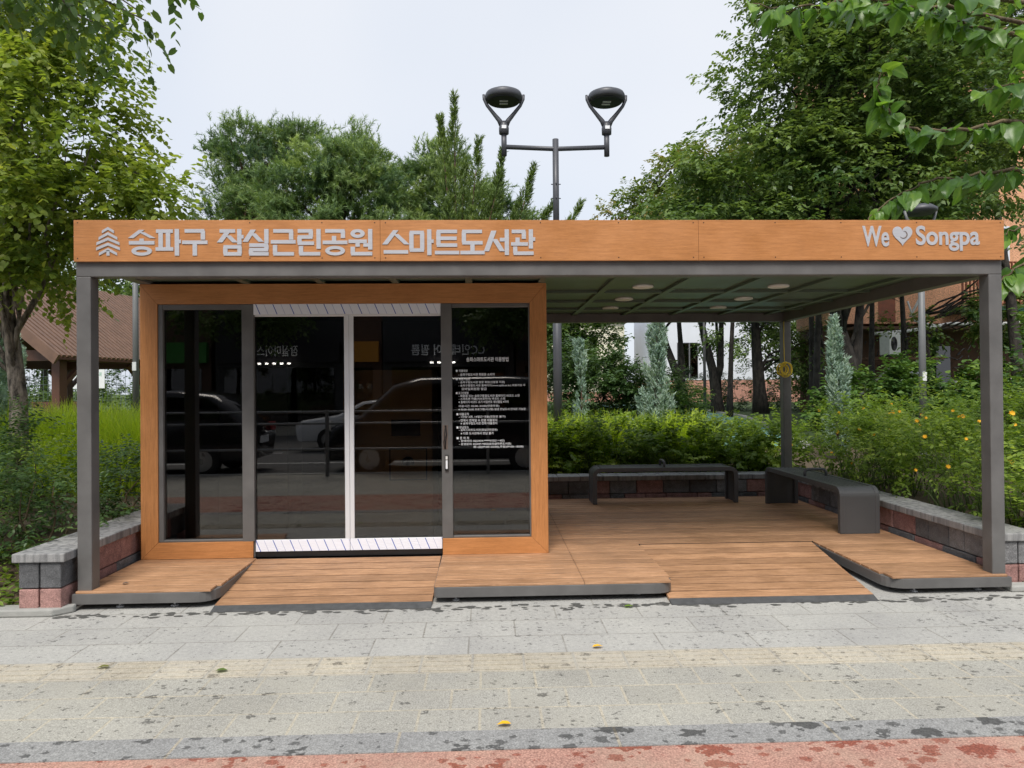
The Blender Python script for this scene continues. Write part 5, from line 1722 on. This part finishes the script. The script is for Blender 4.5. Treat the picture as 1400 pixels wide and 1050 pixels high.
def juniper_tree():
    base = np.array([-.15, 11, .4])
    root = empty('juniper_tree', base)
    tag(root, 'spiky upright green juniper behind the roof left of the street lamp', 'tree')
    tips = [((-.7, 11, 4.4), (-.72, 11, 8.45), .42), ((-.75, 11, 4.6), (-1.05, 11, 7.9), .3), ((-.5, 11, 4.2), (-.15, 11, 7.4), .42), ((-.3, 10.9, 4.0), (.35, 10.9, 6.6), .42), ((0, 10.9, 3.8), (.75, 10.9, 5.9), .4),
            ((.3, 10.9, 3.8), (1.12, 10.9, 6.75), .28), ((.4, 10.9, 3.9), (1.55, 10.9, 5.9), .24), ((-.5, 10.8, 3.6), (-.9, 10.6, 5.9), .5), ((-.2, 10.7, 3.4), (-.3, 10.5, 5.6), .5), ((.3, 10.7, 3.4), (.5, 10.5, 5.2), .45),
            ((-.9, 10.8, 3.6), (-1.5, 10.7, 5.4), .42), ((.7, 10.8, 3.5), (1.9, 10.8, 5.0), .4), ((1.0, 10.8, 3.8), (2.2, 10.9, 5.9), .16), ((-.1, 11.2, 4), (.4, 11.2, 7.2), .3), ((-.4, 11, 2), (-.3, 11, 5), .9), ((.5, 11, 2), (.7, 11, 4.6), .8),
            ((-.6, 11, 4.5), (-.5, 11.1, 6.8), .55), ((.1, 11, 4.0), (.2, 11, 6.0), .55)]
    mb = MB()
    mb.tube([(0, 0, 0), (0, 0, 2), (-.1, 0, 4)], [.16, .13, .09], 10)
    for a, b, r_ in tips:
        a2, b2 = np.array(a) - base, np.array(b) - base
        mb.tube([(0, 0, 1.8), a2, a2 + (b2 - a2) * .8], [.06, .035, .008], 6)
    mb.build('trunk', 'barkr', root, smooth=True)
    lv = Leaves()
    flames(lv, [(np.array(a) - base, np.array(b) - base, r_) for a, b, r_ in tips], 120, .16, 8, .026, .5, .12)
    lv.build('crown', 'lf_jun', root)
juniper_tree()
def blue_spire(label, base, h, w, n=70, mat='lf_blue', sl=.09):
    root = empty('blue_juniper', base)
    tag(root, label, 'juniper', 'blue grey upright junipers')
    mb = MB(); mb.tube([(0, 0, -.1), (0, 0, h * .9)], [.03, .008], 8)
    fl = []
    for k in range(n):
        t = rng.uniform(0, .86) ** 1.25
        a = rng.uniform(0, 6.28)
        r_ = w * (1 - t) ** .85 * rng.uniform(.35, 1.05)
        foot = np.array([math.cos(a) * r_ * .3, math.sin(a) * r_ * .3, h * t])
        tip = np.array([math.cos(a) * r_, math.sin(a) * r_, h * t + rng.uniform(.28, .55) * (1 + .4 * (1 - t))])
        fl.append((foot, tip, .035 + .03 * (1 - t)))
        mb.tube([(0, 0, h * t * .92), foot, tip - (tip - foot) * .3], [.008, .006, .003], 5)
    fl.append(((0, 0, h * .72), (0, 0, h * 1.03), .05))
    fl.append(((0, 0, h * .3), (0, 0, h * .8), .09))
    mb.build('trunk', 'barkr', root, smooth=True)
    lv = Leaves()
    flames(lv, fl, 150, sl, 7, .017, .5, .14)
    lv.build('foliage', mat, root)
blue_spire('tall full blue grey juniper spire in the middle of the hedge', (2.9, 6.5, .33), 2.5, .46, 46)
blue_spire('small sparse blue grey juniper beside the street lamp pole', (1.6, 6.5, .33), 2.0, .32, 11)
blue_spire('blue grey juniper spire to the right of the rear post', (6.0, 6.5, .33), 2.35, .36, 30)
blue_spire('blue grey juniper at the left edge behind the rough trunk', (-7.0, 4.6, .33), 3.0, .7, 90)
blue_spire('blue grey juniper between the rough trunk and the gazebo post', (-7.85, 6.6, .33), 2.2, .38, 50)

# shrubs
def row(x0, x1, y0, y1, n, zc, rx, ry, rz):
    return [(x0 + (x1 - x0) * (i + .5) / n + rnd.uniform(-.1, .1), y0 + (y1 - y0) * (i + .5) / n + rnd.uniform(-.1, .1), zc + rnd.uniform(-.06, .06), rx, ry, rz * rnd.uniform(.85, 1.15)) for i in range(n)]
shrub('dark_shrub', 'dense dark green shrub with bare stems at the lower left corner', 'shrub', (-4.2, .62, .15),
      [(-4.35, .7, .75, .85, .45, .45), (-3.75, .65, .62, .42, .4, .45), (-4.6, 1.2, 1.0, .8, .5, .4), (-3.7, 1.4, .62, .45, .6, .36), (-5.2, .8, .8, .6, .5, .5), (-3.62, 2.2, .58, .32, .6, .32)],
      1250, 9, .052, .028, 'lf_dark', nstem=26, length=.2, stem_r=.009, lo=.3)
shrub('green_shrub', 'mixed green shrub between the rough trunk and the booth, in front of the long grass', 'shrub', (-4.5, 3.3, .33),
      [(-4.2, 3.0, .66, .7, .6, .36), (-3.75, 3.6, .68, .4, .7, .36), (-5.2, 2.4, .8, .9, .5, .4), (-6.2, 2.6, .9, .8, .6, .5)],
      800, 9, .06, .03, 'lf_kerria', nstem=20, length=.24, lo=.3, tint_c=.35)
def hedge(name, label, x0, x1, y0, y1, n, mat, ns, ll, lw, tc_, zc=.64, rz=.38, group=None, stem='gstem', ry=.5, length=.2):
    return shrub(name, label, 'hedge', ((x0 + x1) / 2, (y0 + y1) / 2, .33), row(x0, x1, y0, y1, n, zc, (x1 - x0) / n * .75 + .12, ry, rz), ns, 9, ll, lw, mat, stem, nstem=int(ns / 11), length=length, lo=.1, tint_c=tc_, tint_s=.24, upb=.45, stem_r=.005)
hedge('hedge', 'yellow green hedge behind the back wall between the booth and the middle of the bench', .3, 2.5, 4.95, 5.1, 6, 'lf_bright', 1000, .072, .048, .38)
hedge('hedge', 'darker green hedge behind the back wall from mid bench to the rear post', 2.3, 4.6, 4.95, 4.9, 6, 'lf_kerria', 1050, .072, .048, .5)
hedge('hedge', 'second yellow green hedge row behind the first, around the foot of the blue juniper', .2, 4.6, 6.0, 6.1, 10, 'lf_bright', 1100, .072, .048, .4, zc=.68, rz=.38)
# yellow-flowered bushes along the right-hand wall
def kerria(label, clumps, ns, nf, base):
    root = shrub('flowering_bush', label, 'bush', base, clumps, ns, 8, .058, .034, 'lf_kerria', 'gstem', nstem=int(ns / 9), length=.2, lo=.25, upb=.5, stem_r=.005, tint_c=.42)
    cl_ = [(c[0] - base[0], c[1] - base[1], c[2] - base[2], *c[3:]) for c in clumps]
    P, d, i = clump_points(cl_, nf * 6, 1.02, 1.12)
    m = [k for k in range(len(P)) if d[k][1] < .35 and d[k][2] > -.3 and d[k][0] < .45][:nf]
    for k in m:
        f = Leaves()
        Nn = unit(np.array([[-.3, -.8, .5]]) + rng.normal(0, .25, (1, 3)))[0]
        u = unit(np.cross(Nn, [0, 0, 1.])); w = np.cross(Nn, u)
        r_ = rng.uniform(.016, .030)
        for lay in range(2):
            a = np.linspace(0, 2 * math.pi, 8)[:-1] + lay * .4
            A = u * np.cos(a)[:, None] + w * np.sin(a)[:, None] + Nn * (.25 + .5 * lay)
            f.add(np.tile(P[k], (7, 1)), A, np.tile(Nn, (7, 1)), r_, r_ * .9, np.full(7, .5), LEAF4)
        f.build('flower', 'petal', root)
    return root
kerria('yellow flowered bush along the near half of the right-hand wall', [(4.72, .9, .80, .5, .55, .42), (4.75, 1.8, .85, .5, .6, .45), (5.3, 1.3, .95, .6, .8, .45), (4.8, .35, .62, .5, .35, .32), (5.6, .5, .75, .7, .5, .45)], 1250, 26, (4.9, 1.1, .33))
kerria('yellow flowered bush along the far half of the right-hand wall', [(4.75, 2.7, .84, .5, .6, .44), (4.85, 3.5, .86, .55, .6, .45), (5.3, 3.1, .95, .6, .9, .45), (5.0, 4.3, .85, .7, .5, .42)], 1100, 20, (4.9, 3.3, .33))
shrub('flowering_bush', 'loose green bush behind the yellow flowered bushes and the right lamp pole', 'bush', (6.9, 4.6, .33),
      [(6.2, 4.2, .95, .8, .8, .5), (7.4, 4.6, 1.0, .9, .8, .5), (6.8, 5.4, 1.05, .9, .8, .55), (8.4, 4.8, 1.05, .9, .8, .5)], 1100, 9, .06, .028, 'lf_kerria', 'gstem', nstem=40, length=.24, lo=.25, tint_c=.4)
# big-leaved vines and shrubs behind
shrub('vine_thicket', 'thicket of broad vine leaves below the salmon building left of the lamp pole', 'thicket', (8.6, 9.0, .35),
      [(7.9, 9, 1.15, 1.0, .8, .75), (9.1, 9.2, 1.3, 1.1, .8, .85), (8.5, 8.4, .9, 1.2, .7, .5), (7.2, 9.2, .8, .7, .7, .5)], 900, 8, .13, .105, 'lf_vine', nstem=26, length=.34, lo=.3, tint_c=.35)
shrub('vine_thicket', 'thicket of broad vine leaves right of the lamp pole, behind the right post', 'thicket', (10.2, 8.6, .35),
      [(10.2, 8.6, 1.2, 1.0, .8, .8), (11.3, 8.4, 1.4, 1.1, .8, .9), (12.3, 8.2, 1.5, 1.1, .8, 1.0), (9.6, 7.6, .9, 1.0, .7, .55), (11.2, 7.2, 1.0, 1.2, .7, .6)], 1250, 8, .13, .105, 'lf_vine', nstem=30, length=.34, lo=.3, tint_c=.4)
shrub('vine_thicket', 'tall leafy thicket at the right edge beside the right front post', 'thicket', (8.6, 4.6, .35),
      [(8.7, 5.2, 1.6, 1.0, .7, 1.2), (9.6, 5.0, 2.3, 1.0, .7, 1.4), (8.2, 4.0, .9, .7, .6, .6)], 900, 8, .11, .085, 'lf_vine', nstem=26, length=.34, lo=.3, tint_c=.25)
broad_tree('leaning_shrub_tree', 'small bushy tree spreading over the low wall in front of the rust red balcony', 'tree',
           [(13.6, 15.5, .4), (13.5, 15.4, 1.6), (13.3, 15.3, 2.8), (13.1, 15.2, 3.9)], .1, .04,
           [(13.3, 15.0, 3.3, .7, .7, .45), (14.2, 15.0, 3.6, .8, .8, .5), (15.4, 14.8, 3.8, .9, .8, .8), (16.4, 14.6, 4.6, 1.0, .9, 1.2)], 420, 8, .17, .11, 'lf_right', 'barkd', .5, .3, LEAF5, 12)
# dark shrubs between the hedge and the far buildings
dk = [((2.0, 14, .5), 'round dark shrub behind the small blue juniper and the street lamp pole', [(1.6, 14, 1.5, 1.3, .9, 1.0), (3.0, 14, 1.5, 1.3, .9, 1.1), (2.3, 14, 2.3, 1.0, .8, .6)]),
      ((4.2, 14.5, .5), 'round dark shrub right behind the tall blue juniper', [(4.4, 14.5, 1.3, 1.2, .9, .9), (3.6, 14.2, 1.6, .9, .8, .9)]),
      ((-13, 21.5, .5), 'tall dark bush in the background behind the mesh fence', [(-17, 22, 2.2, 2.4, 1, 1.9), (-13, 21.5, 2.0, 2.4, 1, 1.7), (-9.8, 22, 2.2, 2.0, 1, 1.9)]),
      ((12.4, 26, .5), 'dark shrub bank under the straight trunk', [(11.4, 25, 1.4, 2.2, 1, 1.1), (14.0, 25, 1.5, 2.2, 1, 1.2), (9.6, 26, 1.4, 1.4, 1, 1.0)])]
for b, lb, c_ in dk:
    shrub('dark_bush', lb, 'bush', b, c_, 2400 if b[0] < -5 else 1300, 8, .12, .06, 'lf_dark', nstem=20, length=.4, lo=.35, tint_c=.45)
shrub('light_bush', 'light green bush by the path behind the tall blue juniper', 'bush', (5.6, 15, .5), [(5.4, 15, 1.0, 1.0, .8, .6), (6.6, 19, 1.1, 1.2, .8, .8), (5.0, 13.5, .8, .8, .7, .5)], 600, 8, .1, .06, 'lf_vine', nstem=14, length=.35, lo=.35, tint_c=.65)
shrub('clipped_hedge', 'long green hedge in the background behind the mesh fence and gazebo', 'hedge', (-14, 19, .5), row(-23, -7, 19, 19, 12, 1.1, 1.0, .6, .75), 1300, 8, .16, .09, 'lf_far', nstem=24, length=.4, lo=.4, tint_c=.5)
# long bright grass
gl = Leaves()
def grass_patch(cx, cy, rx, ry, n, h, z):
    P = np.stack([cx + rng.uniform(-rx, rx, n), cy + rng.uniform(-ry, ry, n), np.full(n, z)], 1)
    k = rng.integers(0, 60, n)
    cc = np.stack([cx + rng.uniform(-rx, rx, 60), cy + rng.uniform(-ry, ry, 60)], 1)
    P[:, :2] = cc[k] + rng.normal(0, .12, (n, 2))
    az = rng.uniform(0, 6.28, n); lean = rng.uniform(.15, .7, n)
    dirh = np.stack([np.cos(az), np.sin(az), np.zeros(n)], 1)
    hh = h * rng.uniform(.7, 1.15, n)
    tint = np.clip(rng.normal(.55, .16, n), 0, 1)
    t = np.array([0, .35, .7, 1.0])
    sidev = np.stack([-np.sin(az), np.cos(az), np.zeros(n)], 1)
    wd = rng.uniform(.006, .011, n)
    rows = []
    for q, tt in enumerate(t):
        c_ = P + dirh * (hh * lean * tt ** 2 * 1.1)[:, None] + np.array([0, 0, 1.])[None] * (hh * (tt - .35 * lean * tt ** 2.5))[:, None]
        w = wd * (1, .95, .7, .08)[q]
        rows += [c_ - sidev * w[:, None], c_ + sidev * w[:, None]]
    V = np.stack(rows, 1)
    gl.V.append(V.reshape(-1, 3)); gl.T.append(np.repeat(tint, 8))
    off = gl.n + np.arange(n) * 8
    for q in range(3):
        gl.F.append(off[:, None] + np.array([2 * q, 2 * q + 1, 2 * q + 3, 2 * q + 2])[None])
    gl.n += n * 8
grass_patch(-5.6, 5.6, 2.6, 1.3, 10000, 1.15, .33)
grass_patch(-4.3, 4.6, .9, .7, 4200, 1.0, .33)
grass_patch(-5.6, 4.0, 1.2, .5, 2600, .85, .33)
grass_patch(1.9, 5.7, 1.6, .3, 2600, .9, .33)
grass_patch(-7.5, 9.5, 3.0, 1.6, 3000, .9, .4)
tag(gl.build('long_grass', 'lf_grass'), 'bright yellow green long grass behind the left shrubs', 'grass', kind='stuff')
# weeds at the foot of the shrubs and leaf litter
wd_ = Leaves()
for (x0, x1, y0, y1, n) in ((-4.6, -3.45, -.02, .6, 120), (4.4, 7, .0, 1.0, 140), (-3.5, -3.42, .2, 3.8, 40)):
    O = np.stack([rng.uniform(x0, x1, n), rng.uniform(y0, y1, n), np.zeros(n)], 1)
    O[:, 2] = [soil_h(a, b) for a, b in O[:, :2]]
    sprigs(wd_, O, rand_dir(n) * .5 + np.array([0, 0, .6]), .16, 6, .055, .035, .2, LEAF5)
tag(wd_.build('ground_weeds', 'lf_kerria'), 'low weeds on the soil at the foot of the shrubs', 'weeds', kind='stuff')
# far trees: three kinds, copied
protos = []
for q in range(3):
    h = (9.5, 8.0, 10.5)[q]
    protos.append(broad_tree('park_tree', 'full green tree far back in the park behind the gazebo', 'tree', [(0, 0, 0), (.1, 0, h * .25), (0, .1, h * .5), (.1, 0, h * .8)], .22, .06,
        [(0, 0, h * .62, h * .26, h * .24, h * .28), (h * .16, 0, h * .48, h * .2, h * .2, h * .16), (-h * .17, .1, h * .5, h * .2, h * .2, h * .17), (.1, 0, h * .82, h * .17, h * .17, h * .17)],
        1500, 7, .24, .15, 'lf_far', 'barkd', .8, .2, LEAF4, 14, 'park trees in the background', lo=.4))
far = [(-14.5, 24, 0), (-19, 22, 1), (-22, 30, 2), (-11, 30, 1), (-6, 34, 0), (-1, 36, 1), (4.2, 27, 1), (2.6, 34, 0), (17, 34, 2), (24, 30, 0), (-28, 24, 2), (-16, 38, 0), (30, 40, 1), (-9.5, 22, 1)]
used = set()
for i, (x, y, q) in enumerate(far):
    if q in used: o = copy_tree(protos[q])
    else: o = protos[q]; used.add(q)
    o.location = (x, y, .4); o.rotation_euler = (0, 0, rnd.uniform(0, 6.28))
    s_ = rnd.uniform(.85, 1.05); o.scale = (s_, s_, s_)
# fallen leaves on the paving
for k, (x, y, c_) in enumerate([(.10, -1.93, 'petal'), (.98, -.21, 'lf_big'), (-1.56, -1.22, 'lf_right'), (-2.2, -1.12, 'lf_right2'), (.63, -.98, 'petal')]):
    f = Leaves()
    a = rng.uniform(0, 6.28)
    f.add(np.array([[0, 0, .010]]), np.array([[math.cos(a), math.sin(a), .1]]), np.array([[.1, .1, 1.]]), .07, .045, np.array([.7]), LEAF5)
    o = f.build('fallen_leaf', c_)
    o.location = (x, y, 0.002)
    tag(o, ['yellow fallen leaf on the grey paving next to the dark kerb', 'green fallen leaf in front of the right ramp', 'dark fallen leaf on the yellow tactile strip', 'brownish fallen leaf on the tactile strip, left end', 'small yellow leaf on the tactile strip near the middle'][k], 'leaf')
# small dry leaf lying on the left deck
f = Leaves(); f.add(np.array([[0, 0, .004]]), np.array([[1., .4, .2]]), np.array([[.2, .1, 1.]]), .05, .04, np.array([.1]), LEAF5)
o = f.build('fallen_leaf', 'groove'); o.location = (-2.78, .14, ZD + .002); tag(o, 'small dry brown leaf on the left end of the deck', 'leaf')

# =================================================================== THE STREET BEHIND THE CAMERA (seen in the glass)
def guard_rail():
    root = empty('guard_rail', (0, -5.95, 0))
    tag(root, 'steel pedestrian guard rail along the kerb, mirrored in the glass', 'railing')
    rl = MB()
    for z in (.5, .98, 1.2): rl.tube([(-12, 0, z), (12, 0, z)], .022, 8)
    rl.build('rails', 'rail', root, smooth=True)
    for k in range(9):
        MB().box(-12 + k * 3 - .03, -12 + k * 3 + .03, -.03, .03, 0, 1.24).build('post', 'rail', root)
guard_rail()
def car(name, label, loc, rz, prof, glassp, L, Wd, paint, wheels, tail):
    """body drawn as a side outline (length along x) with rounded shoulders"""
    root = empty(name, loc, R(rz))
    tag(root, label, 'car')
    def solid(pr, halfw, tum, inset=0):
        mb = MB(); n = len(pr)
        zmax = max(z for x, z in pr); zmin = min(z for x, z in pr)
        vs = []
        for s in (-1, -.82, .82, 1):
            for x, z in pr:
                k = (z - zmin) / (zmax - zmin)
                w = halfw * (1 - tum * k ** 2) * (1 if abs(s) < 1 else 1)
                sh = .96 if abs(s) == 1 else 1.0
                vs.append((x * sh, s * w, zmin + (z - zmin) * (sh if abs(s) == 1 else 1)))
        fs = [tuple(range(n)), tuple(range(3 * n, 4 * n))[::-1]]
        for r_ in range(3):
            for i in range(n):
                j = (i + 1) % n
                fs.append((r_ * n + j, r_ * n + i, (r_ + 1) * n + i, (r_ + 1) * n + j))
        return mb._add(vs, fs)
    solid(prof, Wd / 2, .10).build('body', paint, root, bevel=.04, smooth=True)
    gm = MB()
    for s in (-1, 1):
        n = len(glassp)
        y = s * Wd / 2 * .945
        gm._add([(x, y, z) for x, z in glassp] + [(x, y + s * .012, z - .0) for x, z in glassp], [tuple(range(n, 2 * n))[::s], tuple(range(n))[::-s]] + [(i, (i + 1) % n, n + (i + 1) % n, n + i)[::s] for i in range(n)])
    gm.build('side_windows', 'carglass', root)
    for x in wheels:
        for s in (-1, 1):
            t_ = MB().tube([(x, s * (Wd / 2 - .2), .33), (x, s * (Wd / 2 + .005), .33)], .33, 24).build('wheel', 'tyre', root)
            MB().tube([(x, s * (Wd / 2 + .0055), .33), (x, s * (Wd / 2 + .015), .33)], .21, 16).build('rim', 'rim', t_)
    for s in (-1, 1):
        MB().box(tail[0] - .03, tail[0] + .06, s * Wd * .36 - .12, s * Wd * .36 + .12, tail[1], tail[1] + .18).build('tail_lamp', 'red', root)
        hx = -tail[0]
        MB().box(hx - .06, hx + .03, s * Wd * .36 - .14, s * Wd * .36 + .14, tail[1] - .1, tail[1] + .08).build('headlight', 'light', root)
    MB().box(tail[0] - .02, tail[0] + .075, -.26, .26, tail[1] - .22, tail[1] - .08).build('number_plate', 'white', root)
suv_p = [(-2.3, .3), (2.25, .3), (2.32, .75), (2.2, 1.1), (1.95, 1.35), (1.6, 1.62), (.9, 1.72), (-.2, 1.72), (-.75, 1.6), (-1.35, 1.12), (-2.2, .95), (-2.36, .65)]
suv_g = [(-1.2, 1.12), (-.65, 1.55), (.0, 1.62), (1.5, 1.56), (1.8, 1.3), (1.7, 1.12)]
van_p = [(-2.5, .3), (2.45, .3), (2.5, .9), (2.42, 1.6), (2.25, 1.9), (1.2, 1.97), (-.6, 1.95), (-1.15, 1.8), (-1.8, 1.2), (-2.4, .95), (-2.55, .6)]
van_g = [(-1.6, 1.2), (-1.0, 1.72), (-.4, 1.82), (2.1, 1.8), (2.25, 1.25)]
sed_p = [(-2.3, .28), (2.3, .28), (2.35, .7), (2.25, 1.0), (1.7, 1.08), (1.1, 1.42), (.2, 1.46), (-.5, 1.38), (-1.2, 1.0), (-2.2, .86), (-2.38, .6)]
sed_g = [(-.98, 1.0), (-.42, 1.3), (.2, 1.38), (1.0, 1.34), (1.5, 1.06)]
car('parked_car', 'black estate car parked beyond the rail, mirrored in the left window', (-7.0, -7.6, -.1), 0, suv_p, suv_g, 4.6, 1.9, 'carblack', (-1.4, 1.4), (2.25, .85))
car('parked_car', 'black van parked beyond the rail, mirrored in the right-hand door', (-.75, -7.7, -.1), 0, van_p, van_g, 5.0, 1.95, 'carblack', (-1.6, 1.5), (2.42, 1.0))
car('parked_car', 'white saloon car in the far lane, mirrored between the two black cars', (-3.0, -13.2, -.1), 0, sed_p, sed_g, 4.7, 1.85, 'carwhite', (-1.4, 1.4), (2.28, .72))
car('parked_car', 'black saloon car parked outside the shops, mirrored low in the right-hand window', (5.6, -17.6, -.1), 180, sed_p, sed_g, 4.7, 1.85, 'carblack', (-1.4, 1.4), (2.28, .72))
def shop(label, x0, x1, h, wall, sign, text, text_mat, lamps, rows_):
    root = empty('shop_building', ((x0 + x1) / 2, -24, 0))
    tag(root, label, 'building')
    w = x1 - x0
    MB().box(-w / 2, w / 2, -10, 0, 0, h).build('wall', wall, root)
    MB().box(-w / 2 + .4, w / 2 - .4, .005, .06, .1, 2.6).build('shop_window', 'winglass', root)
    sg = MB().box(-w / 2 + .1, w / 2 - .1, .005, .3, 2.85, 3.75).build('sign_board', sign, root)
    if text:
        t_ = text_mesh(text, -.18 * len(text), .18 * len(text), 3.12, 3.6, 0, .02, text_mat, None, bold=.01)
        t_.parent = sg
        t_.matrix_local = Matrix.Translation((0, .302, 0)) @ Matrix.Rotation(math.pi, 4, 'Z')
    for k in range(lamps):
        x = -.7 + k * .32
        MB().tube([(x, .6, 2.75), (x, .6, 2.82)], .07, 10).build('shop_lamp', 'lamp_on', root)
    for z in rows_:
        n = max(2, int(w / 3))
        for k in range(n):
            x = -w / 2 + w * (k + .5) / n
            f = MB().box(x - .8, x + .8, .005, .06, z, z + 1.5).build('window', 'shopdark', root)
            MB().box(x - .72, x + .72, .0605, .07, z + .08, z + 1.42).build('pane', 'winglass', f)
shop('brown brick shop building with a green sign band across the street', -24, -12.2, 10, 'shopbrown', 'signgreen', None, None, 0, (5, 8))
shop('dark shop building with white sign lettering across the street', -12, -6.4, 11, 'shopdark', 'signdark', '잠실마이스', 'white', 5, (4.8, 7.6))
shop('narrow brown shop building with an orange sign band across the street', -6.35, -4.7, 9, 'shopbrown', 'signorange', None, None, 0, (5,))
shop('dark shop building with interior film lettering across the street', -4.65, 1.2, 12, 'shopdark', 'signdark', 'CC인테리어 필름', 'white', 4, (5, 8))
shop('tall brown building at the right end across the street', 1.3, 22, 13, 'shopbrown', 'signdark', None, None, 0, (5, 8, 11))
street_proto = broad_tree('roadside_tree', 'roadside tree across the street, mirrored in the glass', 'tree', [(0, 0, 0), (0, .05, 2), (.1, 0, 4), (0, 0, 6)], .16, .05,
    [(0, 0, 5.5, 2.0, 1.8, 1.5), (.9, 0, 4.5, 1.3, 1.2, .9), (-1, .2, 4.7, 1.3, 1.2, .9)], 900, 7, .2, .12, 'lf_far', 'barkd', .7, .2, LEAF4, 12, 'roadside trees across the street')
for i, (x, y) in enumerate([(-9.5, -20.6), (-15.5, -20.6), (1.0, -20.6), (8.5, -20.6)]):
    o = street_proto if i == 0 else copy_tree(street_proto)
    o.location = (x, y, .03); o.rotation_euler = (0, 0, i * 1.3)
